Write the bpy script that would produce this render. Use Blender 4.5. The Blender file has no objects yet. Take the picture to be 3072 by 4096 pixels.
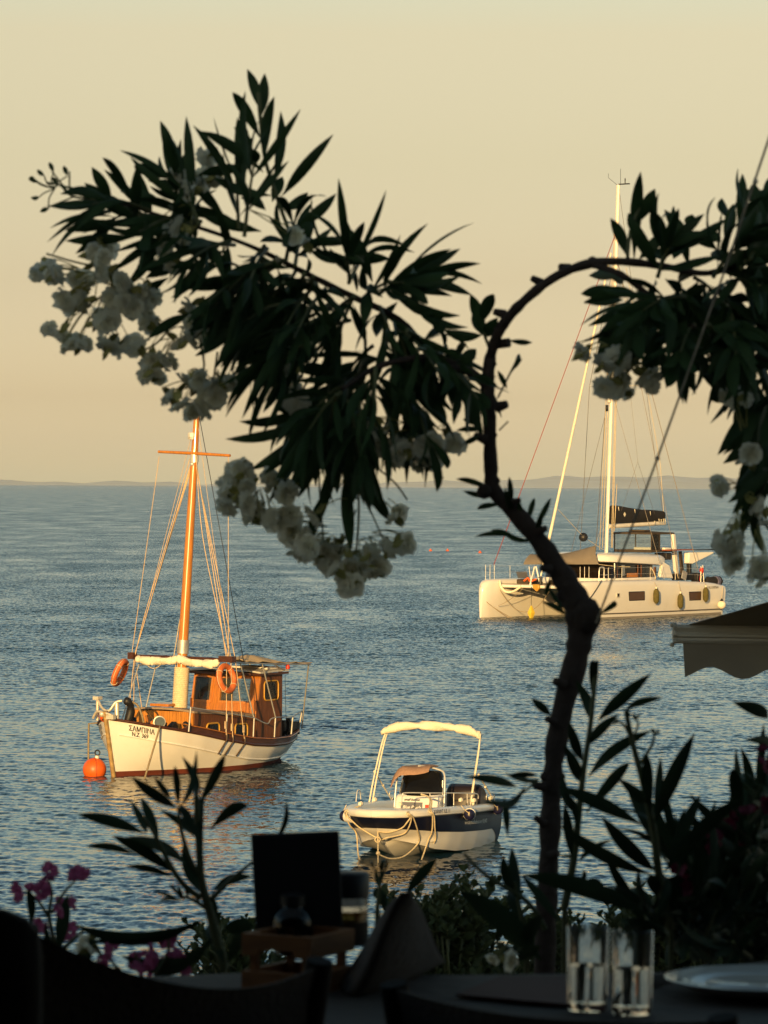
import bpy, bmesh, math, random
import numpy as np
from mathutils import Vector, Matrix, Euler, Quaternion
S = bpy.context.scene
COL = S.collection
R = math.radians
# ------------------------------------------------------------------ camera, world, sun, exposure
EYE = Vector((0, 0, 6.3))
FPX = 14814.0                                   # focal length in photo pixels (3072 x 4096)
cd = bpy.data.cameras.new('camera'); cam = bpy.data.objects.new('camera', cd); COL.objects.link(cam)
cd.sensor_fit = 'VERTICAL'; cd.sensor_height = 36.0; cd.lens = 36.0 * FPX / 4096
cd.clip_start = 0.1; cd.clip_end = 120000
cd.dof.use_dof = True; cd.dof.focus_distance = 88.0; cd.dof.aperture_fstop = cd.lens / 7.0
PITCH, ROLL = R(-0.4216), R(0.343)
cam.location = EYE
CROT = (Matrix.Rotation(R(90) + PITCH, 3, 'X') @ Matrix.Rotation(ROLL, 3, 'Z'))
cam.rotation_euler = CROT.to_euler()
S.camera = cam
S.view_settings.view_transform = 'Standard'; S.view_settings.look = 'None'
S.view_settings.exposure = 0.2; S.view_settings.gamma = 1.0
SUN_EL, SUN_AZ = R(9.0), R(191.0)
SDIR = Vector((math.sin(SUN_AZ) * math.cos(SUN_EL), math.cos(SUN_AZ) * math.cos(SUN_EL), math.sin(SUN_EL)))
ld = bpy.data.lights.new('sun', 'SUN'); sun = bpy.data.objects.new('sun', ld); COL.objects.link(sun)
ld.energy = 5.0; ld.angle = R(0.5); ld.color = (1.0, 0.62, 0.23)
sun.rotation_euler = (-SDIR).to_track_quat('-Z', 'Y').to_euler()
W = bpy.data.worlds.new('World'); S.world = W; W.use_nodes = True
nt = W.node_tree; nt.nodes.clear()
wo = nt.nodes.new('ShaderNodeOutputWorld'); bg = nt.nodes.new('ShaderNodeBackground')
sky = nt.nodes.new('ShaderNodeTexSky'); sky.sky_type = 'NISHITA'; sky.sun_disc = False
sky.sun_elevation = SUN_EL; sky.sun_rotation = SUN_AZ; sky.air_density = 1.0; sky.dust_density = 1.0
tc = nt.nodes.new('ShaderNodeTexCoord'); sp = nt.nodes.new('ShaderNodeSeparateXYZ')
rmp = nt.nodes.new('ShaderNodeValToRGB'); mx = nt.nodes.new('ShaderNodeMix'); mx.data_type = 'RGBA'; mx.blend_type = 'MULTIPLY'
mx.inputs['Factor'].default_value = 1.0
nt.links.new(tc.outputs['Generated'], sp.inputs[0]); nt.links.new(sp.outputs['Z'], rmp.inputs['Fac'])
SKY_TINT = [(0.0, (1.233, 1.375, 1.785)), (0.01, (1.048, 1.051, 1.366)), (0.023, (0.837, 0.773, 0.952)), (0.055, (0.769, 0.62, 0.628)), (0.087, (0.862, 0.645, 0.537)), (0.121, (1.037, 0.723, 0.529)), (0.17, (1.06, 0.94, 0.73)), (0.25, (1.03, 1.02, 0.88)), (0.4, (0.8, 0.92, 0.88)), (0.55, (0.58, 0.68, 0.64)), (0.7, (0.56, 0.52, 0.44)), (1.0, (0.56, 0.48, 0.36))]      # a warm hazy band over the horizon, blue above it
cr = rmp.color_ramp
while len(cr.elements) < len(SKY_TINT): cr.elements.new(0.5)
for e, (p, c) in zip(cr.elements, SKY_TINT): e.position = p; e.color = (*c, 1)
nt.links.new(sky.outputs[0], mx.inputs['A']); nt.links.new(rmp.outputs['Color'], mx.inputs['B'])
nt.links.new(mx.outputs['Result'], bg.inputs['Color']); bg.inputs['Strength'].default_value = 0.15
nt.links.new(bg.outputs[0], wo.inputs[0])
S.cycles.max_bounces = 8; S.cycles.transparent_max_bounces = 16; S.cycles.caustics_reflective = False; S.cycles.caustics_refractive = False

# ------------------------------------------------------------------ helpers
def ray(px, py):
    return CROT @ Vector(((px - 1536) / FPX, -(py - 2048) / FPX, -1))
def at(px, py, d):                              # the point seen at photo pixel (px,py), d metres ahead
    r = ray(px, py); return EYE + r * (d / r.y)
def atd(x, y, d):                               # the same for coordinates on a 1659 px wide print
    return at(x * 1.8517, y * 1.8517, d)
def sea_pt(px, py):
    r = ray(px, py); return EYE + r * (-EYE.z / r.z)
def at_z(px, py, z):
    r = ray(px, py); return EYE + r * ((z - EYE.z) / r.z)
def tag(o, label=None, cat=None, group=None, kind=None):
    if label: o['label'] = label
    if cat: o['category'] = cat
    if group: o['group'] = group
    if kind: o['kind'] = kind
    return o
def empty(name, loc=(0, 0, 0), rz=0, label=None, cat=None, group=None):
    o = bpy.data.objects.new(name, None); COL.objects.link(o)
    o.location = loc; o.rotation_euler = (0, 0, rz); o.empty_display_size = 0.2
    return tag(o, label, cat, group)
def frame_from(t):                              # two axes perpendicular to t
    t = t.normalized(); up = Vector((0, 0, 1)) if abs(t.z) < 0.95 else Vector((0, 1, 0))
    a = t.cross(up).normalized(); b = a.cross(t).normalized(); return a, b
class MB:
    def __init__(s): s.v = []; s.f = []
    def add(s, vs, fs):
        n = len(s.v); s.v += [tuple(v) for v in vs]; s.f += [tuple(i + n for i in f) for f in fs]; return s
    def box(s, c, d, rot=None, top=None):       # centre, full size; top = (sx, sy) scale of the upper face
        c = Vector(c); hx, hy, hz = d[0] / 2, d[1] / 2, d[2] / 2; tx, ty = top or (1, 1)
        vs = [Vector((x * hx, y * hy, -hz)) for x, y in ((-1, -1), (1, -1), (1, 1), (-1, 1))] + \
             [Vector((x * hx * tx, y * hy * ty, hz)) for x, y in ((-1, -1), (1, -1), (1, 1), (-1, 1))]
        if rot is not None: vs = [rot @ v for v in vs]
        return s.add([v + c for v in vs], [(3, 2, 1, 0), (4, 5, 6, 7), (0, 1, 5, 4), (1, 2, 6, 5), (2, 3, 7, 6), (3, 0, 4, 7)])
    def tube(s, pts, r, n=6, cap=True, flat=1.0):
        pts = [Vector(p) for p in pts]; k = len(pts)
        rs = r if isinstance(r, (list, tuple)) else [r] * k
        a = None; vs = []
        for i, p in enumerate(pts):
            t = (pts[min(i + 1, k - 1)] - pts[max(i - 1, 0)])
            if t.length < 1e-9: t = Vector((0, 0, 1))
            t.normalize()
            if a is None: a, b = frame_from(t)
            else:
                a = (a - t * a.dot(t)); a = a.normalized() if a.length > 1e-6 else frame_from(t)[0]; b = a.cross(t)
            for j in range(n):
                th = 2 * math.pi * j / n
                vs.append(p + a * (rs[i] * math.cos(th)) + b * (rs[i] * flat * math.sin(th)))
        fs = [(i * n + j, i * n + (j + 1) % n, (i + 1) * n + (j + 1) % n, (i + 1) * n + j) for i in range(k - 1) for j in range(n)]
        if cap: fs += [tuple(range(n - 1, -1, -1)), tuple(range((k - 1) * n, k * n))]
        return s.add(vs, fs)
    def lathe(s, prof, c=(0, 0, 0), axis=(0, 0, 1), n=20):      # prof: [(radius, height)]
        c = Vector(c); ax = Vector(axis).normalized(); a, b = frame_from(ax); vs = []
        for r, h in prof:
            for j in range(n):
                th = 2 * math.pi * j / n
                vs.append(c + ax * h + (a * math.cos(th) + b * math.sin(th)) * max(r, 1e-5))
        k = len(prof)
        fs = [(i * n + j, i * n + (j + 1) % n, (i + 1) * n + (j + 1) % n, (i + 1) * n + j) for i in range(k - 1) for j in range(n)]
        fs += [tuple(range(n - 1, -1, -1)), tuple(range((k - 1) * n, k * n))]
        return s.add(vs, fs)
    def ball(s, c, r, n=16, sc=(1, 1, 1)):
        c = Vector(c); m = n // 2; vs = []; fs = []
        for i in range(m + 1):
            ph = math.pi * i / m
            for j in range(n):
                th = 2 * math.pi * j / n
                vs.append(c + Vector((r * sc[0] * math.sin(ph) * math.cos(th), r * sc[1] * math.sin(ph) * math.sin(th), r * sc[2] * math.cos(ph))))
        fs = [(i * n + j, (i + 1) * n + j, (i + 1) * n + (j + 1) % n, i * n + (j + 1) % n) for i in range(m) for j in range(n)]
        return s.add(vs, fs)
    def grid(s, rows, close=False):             # rows of equal-length point lists
        n = len(rows[0]); vs = [p for r in rows for p in r]; m = len(rows)
        fs = [(i * n + j, i * n + (j + 1) % n, (i + 1) * n + (j + 1) % n, (i + 1) * n + j) for i in range(m - 1) for j in range(n if close else n - 1)]
        return s.add(vs, fs)
    def slab(s, rows, off):                     # a grid sheet given thickness along a constant offset
        off = Vector(off); n = len(rows[0]); m = len(rows)
        A = [Vector(p) for r in rows for p in r]; B = [p + off for p in A]; k = len(A)
        fs = []
        for i in range(m - 1):
            for j in range(n - 1):
                q = (i * n + j, i * n + j + 1, (i + 1) * n + j + 1, (i + 1) * n + j)
                fs.append(q); fs.append(tuple(x + k for x in reversed(q)))
        edge = [(i, i + 1) for i in range(n - 1)] + [(i * n + n - 1, (i + 1) * n + n - 1) for i in range(m - 1)] + \
               [((m - 1) * n + i + 1, (m - 1) * n + i) for i in range(n - 1)][::-1] + [((i + 1) * n, i * n) for i in range(m - 1)]
        fs += [(b, a, a + k, b + k) for a, b in edge]
        return s.add(A + B, fs)
    def prism(s, poly, off):                    # planar polygon (3D points) extruded by off
        off = Vector(off); A = [Vector(p) for p in poly]; k = len(A)
        return s.add(A + [p + off for p in A], [tuple(range(k - 1, -1, -1)), tuple(range(k, 2 * k))] + [(i, (i + 1) % k, (i + 1) % k + k, i + k) for i in range(k)])
    def torus(s, c, ax, Rr, r, n=28, m=10, a0=0, a1=2 * math.pi):
        c = Vector(c); a, b = frame_from(Vector(ax)); full = abs(a1 - a0 - 2 * math.pi) < 1e-6
        pts = [c + (a * math.cos(a0 + (a1 - a0) * i / n) + b * math.sin(a0 + (a1 - a0) * i / n)) * Rr for i in range(n + (0 if full else 1))]
        if not full: return s.tube(pts, r, m)
        vs = []; ax = Vector(ax).normalized()
        for p in pts:
            u = (p - c).normalized()
            vs += [p + (u * math.cos(2 * math.pi * j / m) + ax * math.sin(2 * math.pi * j / m)) * r for j in range(m)]
        return s.add(vs, [(i * m + j, ((i + 1) % n) * m + j, ((i + 1) % n) * m + (j + 1) % m, i * m + (j + 1) % m) for i in range(n) for j in range(m)])
    def mesh(s, name, smooth=True, ang=62, recalc=True):
        me = bpy.data.meshes.new(name); me.from_pydata(s.v, [], s.f); me.update()
        if recalc:
            bm = bmesh.new(); bm.from_mesh(me); bmesh.ops.recalc_face_normals(bm, faces=bm.faces)
            if smooth:
                for e in bm.edges:
                    if len(e.link_faces) == 2 and e.calc_face_angle(0) > R(ang): e.smooth = False
            bm.to_mesh(me); bm.free()
        if smooth: me.polygons.foreach_set('use_smooth', [True] * len(me.polygons))
        return me
    def build(s, name, m, parent=None, smooth=True, ang=62, bevel=0, loc=None, recalc=True):
        me = s.mesh(name, smooth, ang, recalc); o = bpy.data.objects.new(name, me); COL.objects.link(o)
        if m: me.materials.append(m)
        if parent: o.parent = parent
        if loc is not None: o.location = loc
        if bevel:
            b = o.modifiers.new('bevel', 'BEVEL'); b.width = bevel; b.segments = 2; b.limit_method = 'ANGLE'; b.angle_limit = R(40)
        return o
def catmull(pts, k=6):
    pts = [Vector(p) for p in pts]; out = []
    for i in range(len(pts) - 1):
        p0, p1, p2, p3 = pts[max(i - 1, 0)], pts[i], pts[i + 1], pts[min(i + 2, len(pts) - 1)]
        for j in range(k):
            t = j / k
            out.append(0.5 * ((2 * p1) + (p2 - p0) * t + (2 * p0 - 5 * p1 + 4 * p2 - p3) * t * t + (3 * p1 - p0 - 3 * p2 + p3) * t ** 3))
    return out + [pts[-1]]
def sag(a, b, s, n=14):
    a, b = Vector(a), Vector(b)
    return [a.lerp(b, i / n) - Vector((0, 0, 4 * s * (i / n) * (1 - i / n))) for i in range(n + 1)]
def lerp(a, b, t): return a + (b - a) * t
def interp(x, xs, ys):
    return float(np.interp(x, xs, ys))
MATS = {}
def mat(name, col, rough=0.5, metal=0.0, var=0.12, vscale=3.0, bump=0.0, bscale=40.0, stretch=(1, 1, 1), spec=0.5, dirt=None, dscale=1.5, damt=0.35, coat=0.0, transl=0.0):
    m = bpy.data.materials.new(name); m.use_nodes = True; t = m.node_tree; P = t.nodes['Principled BSDF']; MATS[name] = m
    P.inputs['Roughness'].default_value = rough; P.inputs['Metallic'].default_value = metal
    P.inputs['Specular IOR Level'].default_value = spec; P.inputs['Coat Weight'].default_value = coat
    c = t.nodes.new('ShaderNodeTexCoord'); mp = t.nodes.new('ShaderNodeMapping'); mp.inputs['Scale'].default_value = stretch
    t.links.new(c.outputs['Object'], mp.inputs[0])
    nz = t.nodes.new('ShaderNodeTexNoise'); nz.inputs['Scale'].default_value = vscale; nz.inputs['Detail'].default_value = 5; t.links.new(mp.outputs[0], nz.inputs['Vector'])
    r = t.nodes.new('ShaderNodeValToRGB'); r.color_ramp.elements[0].position = 0.3; r.color_ramp.elements[1].position = 0.7
    r.color_ramp.elements[0].color = (*[x * (1 - var) for x in col], 1); r.color_ramp.elements[1].color = (*[min(1, x * (1 + var)) for x in col], 1)
    t.links.new(nz.outputs['Fac'], r.inputs['Fac']); out = r.outputs['Color']
    if dirt:
        n2 = t.nodes.new('ShaderNodeTexNoise'); n2.inputs['Scale'].default_value = dscale; n2.inputs['Detail'].default_value = 8; n2.inputs['Roughness'].default_value = 0.7
        t.links.new(mp.outputs[0], n2.inputs['Vector'])
        r2 = t.nodes.new('ShaderNodeMapRange'); r2.inputs[1].default_value = 0.5; r2.inputs[2].default_value = 0.75; r2.inputs[4].default_value = damt; t.links.new(n2.outputs['Fac'], r2.inputs[0])
        mm = t.nodes.new('ShaderNodeMix'); mm.data_type = 'RGBA'; t.links.new(r2.outputs[0], mm.inputs['Factor']); t.links.new(out, mm.inputs['A']); mm.inputs['B'].default_value = (*dirt, 1); out = mm.outputs['Result']
    t.links.new(out, P.inputs['Base Color'])
    if bump:
        b = t.nodes.new('ShaderNodeBump'); b.inputs['Strength'].default_value = bump; b.inputs['Distance'].default_value = 0.01
        n3 = t.nodes.new('ShaderNodeTexNoise'); n3.inputs['Scale'].default_value = bscale; n3.inputs['Detail'].default_value = 4; t.links.new(mp.outputs[0], n3.inputs['Vector'])
        t.links.new(n3.outputs['Fac'], b.inputs['Height']); t.links.new(b.outputs[0], P.inputs['Normal'])
    if transl:
        tr = t.nodes.new('ShaderNodeBsdfTranslucent'); ms = t.nodes.new('ShaderNodeMixShader'); ms.inputs[0].default_value = transl
        t.links.new(out, tr.inputs['Color']); t.links.new(P.outputs[0], ms.inputs[1]); t.links.new(tr.outputs[0], ms.inputs[2])
        t.links.new(ms.outputs[0], t.nodes['Material Output'].inputs['Surface'])
    return m
# ------------------------------------------------------------------ the sea: one sheet of real waves out to the horizon
def sea_material():
    m = bpy.data.materials.new('sea_water'); m.use_nodes = True; t = m.node_tree; P = t.nodes['Principled BSDF']
    P.inputs['Base Color'].default_value = (0.011, 0.037, 0.058, 1); P.inputs['IOR'].default_value = 1.333
    P.inputs['Roughness'].default_value = 0.06
    g = t.nodes.new('ShaderNodeNewGeometry'); a = t.nodes.new('ShaderNodeAttribute'); a.attribute_name = 'chop'
    mp = t.nodes.new('ShaderNodeMapping'); mp.inputs['Scale'].default_value = (1.0, 0.55, 1.0); t.links.new(g.outputs['Position'], mp.inputs[0])
    n1 = t.nodes.new('ShaderNodeTexNoise'); n1.inputs['Scale'].default_value = 4.5; n1.inputs['Detail'].default_value = 3; t.links.new(mp.outputs[0], n1.inputs['Vector'])
    sb = t.nodes.new('ShaderNodeVectorMath'); sb.operation = 'SUBTRACT'; sb.inputs[1].default_value = (0.5, 0.5, 0.5); t.links.new(n1.outputs['Color'], sb.inputs[0])
    sx = t.nodes.new('ShaderNodeSeparateXYZ'); t.links.new(sb.outputs[0], sx.inputs[0])
    ab = t.nodes.new('ShaderNodeMath'); ab.operation = 'ABSOLUTE'; t.links.new(sx.outputs['Y'], ab.inputs[0])
    ng = t.nodes.new('ShaderNodeMath'); ng.operation = 'MULTIPLY_ADD'; ng.inputs[1].default_value = -1.0; ng.inputs[2].default_value = -0.02; t.links.new(ab.outputs[0], ng.inputs[0])
    cx = t.nodes.new('ShaderNodeCombineXYZ'); t.links.new(sx.outputs['X'], cx.inputs['X']); t.links.new(ng.outputs[0], cx.inputs['Y'])
    ml = t.nodes.new('ShaderNodeVectorMath'); ml.operation = 'MULTIPLY'; ml.inputs[1].default_value = (1, 1, 0); t.links.new(cx.outputs[0], ml.inputs[0])
    sc = t.nodes.new('ShaderNodeVectorMath'); sc.operation = 'SCALE'; t.links.new(ml.outputs[0], sc.inputs[0]); m2 = t.nodes.new('ShaderNodeMapping'); m2.inputs['Scale'].default_value = (1.0, 0.30, 1.0); t.links.new(g.outputs['Position'], m2.inputs[0])
    n2 = t.nodes.new('ShaderNodeTexNoise'); n2.inputs['Scale'].default_value = 0.16; n2.inputs['Detail'].default_value = 6; n2.inputs['Roughness'].default_value = 0.65; t.links.new(m2.outputs[0], n2.inputs['Vector'])
    mr = t.nodes.new('ShaderNodeMapRange'); mr.inputs[1].default_value = 0.35; mr.inputs[2].default_value = 0.68; mr.inputs[3].default_value = 0.55; mr.inputs[4].default_value = 1.5; t.links.new(n2.outputs['Fac'], mr.inputs[0])
    mm = t.nodes.new('ShaderNodeMath'); mm.operation = 'MULTIPLY'; t.links.new(mr.outputs[0], mm.inputs[0]); t.links.new(a.outputs['Fac'], mm.inputs[1]); t.links.new(mm.outputs[0], sc.inputs['Scale'])
    ad = t.nodes.new('ShaderNodeVectorMath'); ad.operation = 'ADD'; t.links.new(g.outputs['Normal'], ad.inputs[0]); t.links.new(sc.outputs[0], ad.inputs[1])
    nm = t.nodes.new('ShaderNodeVectorMath'); nm.operation = 'NORMALIZE'; t.links.new(ad.outputs[0], nm.inputs[0]); t.links.new(nm.outputs[0], P.inputs['Normal'])
    return m
def make_sea():
    rng = np.random.default_rng(7)
    d = [24.0]
    while d[-1] < 700:
        x = d[-1]; d.append(x + (0.5 if x < 44 else max(0.085, 0.085 * (x / 110) ** 2.0)))
    while d[-1] < 9200: d.append(d[-1] * 1.06)
    d = np.array(d)
    an = np.concatenate([np.radians(np.linspace(-85, -9.2, 22)), np.radians(np.linspace(-9, 9, 400)), np.radians(np.linspace(9.2, 85, 22))])
    D, A = np.meshgrid(d, an, indexing='ij')
    X = D * np.tan(np.clip(A, -R(80), R(80))); Y = D.copy()
    Z = np.zeros_like(X); sl2 = np.zeros_like(d)
    dx = d * (an[200] - an[199]); dy = np.gradient(d)
    N = 120
    lam = np.exp(rng.uniform(np.log(0.24), np.log(3.2), N)); th = rng.normal(R(75), R(42), N); ph = rng.uniform(0, 2 * np.pi, N)
    steep = 0.066 * np.sqrt(2.0 / N) * np.where(lam < .8, 1.2, np.where(lam < 1.8, .7, 0.3))
    # slow patches of stronger and weaker ripple
    gust = np.ones_like(X)
    for L, q in ((150, .06), (60, .06), (30, .06), (12, .08), (6, .08)):
        for _ in range(3):
            a = rng.uniform(0, np.pi); p = rng.uniform(0, 6.28)
            gust += q * np.sin((X * np.cos(a) * 0.5 + Y * np.sin(a) * 0.9) * 2 * np.pi / L + p)
    gust = np.clip(gust, 0.5, 1.6); gust[d > 900, :] = 1.0
    for l, t, p, s in zip(lam, th, ph, steep):
        k = 2 * np.pi / l
        spc = np.maximum(dx * abs(np.cos(t)), dy * abs(np.sin(t)))
        w = np.clip((l / np.maximum(spc, 1e-6) - 2.6) / 2.5, 0, 1)
        f = np.sin(k * (X * np.cos(t) + Y * np.sin(t)) + p)
        Z += (w[:, None] * s / k) * (f + 0.30 * (f * f - 0.5) + 0.25 * f * f * f) * (gust if l < 3.5 else 1)
        sl2 += (1 - w ** 2) * s * s / 2
    Z *= np.clip((np.radians(10) - np.abs(A)) / np.radians(1), 0, 1)
    chop = np.repeat((0.11 + 29.0 * np.sqrt(sl2))[:, None], len(an), 1) * np.clip(0.6 + 0.4 * gust, .5, 1.4)
    m, n = X.shape
    co = np.stack([X, Y, Z], -1).reshape(-1, 3).astype(np.float32)
    i = np.arange(m - 1)[:, None] * n + np.arange(n - 1)[None, :]
    q = np.stack([i, i + 1, i + n + 1, i + n], -1).reshape(-1, 4).astype(np.int32)
    me = bpy.data.meshes.new('sea'); me.vertices.add(m * n); me.vertices.foreach_set('co', co.ravel())
    me.loops.add(q.size); me.loops.foreach_set('vertex_index', q.ravel())
    me.polygons.add(len(q)); me.polygons.foreach_set('loop_start', np.arange(0, q.size, 4, dtype=np.int32))
    me.polygons.foreach_set('use_smooth', np.ones(len(q), bool))
    me.update(calc_edges=True)
    at_ = me.attributes.new('chop', 'FLOAT', 'POINT'); at_.data.foreach_set('value', chop.astype(np.float32).ravel())
    o = bpy.data.objects.new('sea', me); COL.objects.link(o); me.materials.append(sea_material()); tag(o, kind='structure')
make_sea()
# ------------------------------------------------------------------ materials
M = {}
M['white_paint'] = mat('white_paint', (0.80, 0.78, 0.72), 0.38, var=0.05, vscale=1.2, bump=0.15, bscale=5, dirt=(0.52, 0.42, 0.28), dscale=2.4, damt=0.22)
M['gelcoat'] = mat('gelcoat', (0.80, 0.79, 0.75), 0.22, var=0.03, vscale=0.6, dirt=(0.62, 0.56, 0.45), dscale=0.9, damt=0.22)
M['bottom_red'] = mat('bottom_red', (0.16, 0.035, 0.018), 0.7, var=0.25, dirt=(0.05, 0.04, 0.025), damt=0.6)
M['varnish'] = mat('varnished_wood', (0.46, 0.165, 0.022), 0.30, var=0.3, vscale=6, stretch=(1, 6, 0.7), bump=0.1, bscale=20, coat=0.3)
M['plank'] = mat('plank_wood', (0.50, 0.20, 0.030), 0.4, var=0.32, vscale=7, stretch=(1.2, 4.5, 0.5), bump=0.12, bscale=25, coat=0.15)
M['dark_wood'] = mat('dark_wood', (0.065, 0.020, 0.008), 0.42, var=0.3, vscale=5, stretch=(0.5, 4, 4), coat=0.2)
M['shaded_side_wood'] = mat('shaded_side_wood', (0.13, 0.046, 0.016), 0.5, var=0.3, vscale=7, stretch=(4, 1, 0.5), bump=0.1, bscale=25)  # plank tone darkened: the shade of the cabin sides is in the colour
M['mast_wood'] = mat('mast_wood', (0.50, 0.19, 0.028), 0.28, var=0.22, vscale=5, stretch=(5, 5, 0.4), coat=0.4)
M['rope'] = mat('rope', (0.62, 0.52, 0.34), 0.85, var=0.2, vscale=30, bump=0.6, bscale=90)
M['old_rope'] = mat('old_rope', (0.30, 0.24, 0.15), 0.9, var=0.35, vscale=40, bump=0.6, bscale=80)
M['canvas'] = mat('canvas', (0.82, 0.76, 0.60), 0.85, var=0.08, vscale=6, bump=0.5, bscale=14)
M['tan_canvas'] = mat('tan_canvas', (0.60, 0.45, 0.27), 0.85, var=0.12, vscale=5, bump=0.4, bscale=12)
M['grey_deck'] = mat('grey_deck', (0.42, 0.40, 0.36), 0.7, var=0.1, vscale=4, dirt=(0.3, 0.25, 0.18))
M['roof_grey'] = mat('roof_grey', (0.55, 0.54, 0.50), 0.55, var=0.07, vscale=3, dirt=(0.35, 0.3, 0.24))
M['steel'] = mat('steel', (0.74, 0.72, 0.66), 0.30, metal=0.45, var=0.06)
M['galv'] = mat('galvanised', (0.48, 0.47, 0.44), 0.5, metal=0.6, var=0.15, vscale=8)
M['alu'] = mat('aluminium', (0.80, 0.76, 0.68), 0.32, metal=0.0, var=0.06)
M['orange'] = mat('orange_plastic', (0.80, 0.13, 0.015), 0.42, var=0.1, vscale=4, dirt=(0.45, 0.12, 0.04), dscale=4)
M['faded_orange'] = mat('faded_orange', (0.66, 0.155, 0.035), 0.6, var=0.22, vscale=5, dirt=(0.55, 0.34, 0.20), dscale=5, damt=0.45)
M['yellow'] = mat('yellow_plastic', (0.75, 0.55, 0.06), 0.5, var=0.1)
M['yellow_trim'] = mat('yellow_trim', (0.55, 0.30, 0.04), 0.4, var=0.1)
M['black'] = mat('black_plastic', (0.012, 0.012, 0.014), 0.5, var=0.2)
M['black_ink'] = mat('black_ink', (0.015, 0.012, 0.012), 0.6, var=0.1)
M['navy'] = mat('navy_paint', (0.007, 0.009, 0.026), 0.38, var=0.1, spec=0.25)
M['navy_rubber'] = mat('navy_rubber', (0.012, 0.012, 0.05), 0.4, var=0.1)
M['navy_ink'] = mat('navy_ink', (0.07, 0.08, 0.13), 0.6, var=0.1)
M['charcoal_canvas'] = mat('charcoal_canvas', (0.012, 0.011, 0.013), 0.9, var=0.25, vscale=3, bump=0.5, bscale=6)
M['brown_canvas'] = mat('brown_canvas', (0.055, 0.040, 0.028), 0.85, var=0.2, vscale=4, bump=0.3, bscale=8)
M['taupe_net'] = mat('taupe_net', (0.19, 0.165, 0.135), 0.85, var=0.06, vscale=3)
M['towel'] = mat('towel', (0.36, 0.22, 0.15), 0.95, var=0.15, vscale=25, bump=0.8, bscale=70)
M['olive'] = mat('olive_fender_cover', (0.095, 0.080, 0.018), 0.85, var=0.2, vscale=10, bump=0.5, bscale=30)
M['red'] = mat('red_plastic', (0.55, 0.035, 0.015), 0.45, var=0.1)
M['red_rope'] = mat('red_rope', (0.35, 0.06, 0.04), 0.85, var=0.2, vscale=30)
M['slate'] = mat('slate_panel', (0.10, 0.11, 0.145), 0.5, var=0.06)
M['dark_glass'] = mat('dark_glass', (0.006, 0.006, 0.007), 0.06, var=0.1)
M['blind'] = mat('window_blind', (0.10, 0.055, 0.035), 0.25, var=0.3, vscale=14, stretch=(8, 0.2, 0.2))
def glass_mat(name, tint, opacity, gloss=1.0):
    m = bpy.data.materials.new(name); m.use_nodes = True; t = m.node_tree; t.nodes.clear()
    o = t.nodes.new('ShaderNodeOutputMaterial'); tr = t.nodes.new('ShaderNodeBsdfTransparent'); tr.inputs[0].default_value = (*tint, 1)
    g = t.nodes.new('ShaderNodeBsdfGlossy'); g.inputs['Roughness'].default_value = 0.04; g.inputs[0].default_value = (gloss, gloss, gloss, 1)
    d = t.nodes.new('ShaderNodeBsdfDiffuse'); d.inputs[0].default_value = (0.25, 0.24, 0.21, 1)
    f = t.nodes.new('ShaderNodeFresnel'); f.inputs['IOR'].default_value = 1.3
    nz = t.nodes.new('ShaderNodeTexNoise'); nz.inputs['Scale'].default_value = 2.0
    ml = t.nodes.new('ShaderNodeMath'); ml.operation = 'MULTIPLY'; ml.inputs[1].default_value = opacity * 2; t.links.new(nz.outputs['Fac'], ml.inputs[0])
    a = t.nodes.new('ShaderNodeMixShader'); b = t.nodes.new('ShaderNodeMixShader')
    t.links.new(ml.outputs[0], a.inputs[0]); t.links.new(tr.outputs[0], a.inputs[1]); t.links.new(d.outputs[0], a.inputs[2])
    t.links.new(f.outputs[0], b.inputs[0]); t.links.new(a.outputs[0], b.inputs[1]); t.links.new(g.outputs[0], b.inputs[2]); t.links.new(b.outputs[0], o.inputs[0])
    return m
M['pane'] = glass_mat('window_pane', (0.86, 0.88, 0.84), 0.12)
M['smoked'] = glass_mat('smoked_pane', (0.10, 0.085, 0.075), 0.03)
M['vinyl'] = glass_mat('clear_vinyl', (0.93, 0.95, 0.93), 0.08)
M['water_glass'] = glass_mat('clear_glass', (0.93, 0.95, 0.94), 0.02)

def letters(name, text, m, parent, fn, size, italic=0.0):
    """text as thin mesh letters; fn maps text plane (u, v) in metres to a surface point"""
    c = bpy.data.curves.new(name, 'FONT'); c.body = text; c.size = size; c.shear = italic; c.resolution_u = 3; c.offset = size * .018
    o = bpy.data.objects.new(name, c); COL.objects.link(o); dg = bpy.context.evaluated_depsgraph_get(); dg.update()
    me = bpy.data.meshes.new_from_object(o.evaluated_get(dg)); bpy.data.objects.remove(o)
    xs = [v.co.x for v in me.vertices]; w = max(xs) - min(xs); x0 = min(xs)
    for v in me.vertices: v.co = fn((v.co.x - x0), v.co.y, w)
    me.name = name; me.materials.clear(); me.materials.append(m)
    o = bpy.data.objects.new(name, me); COL.objects.link(o); o.parent = parent
    return o
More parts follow.
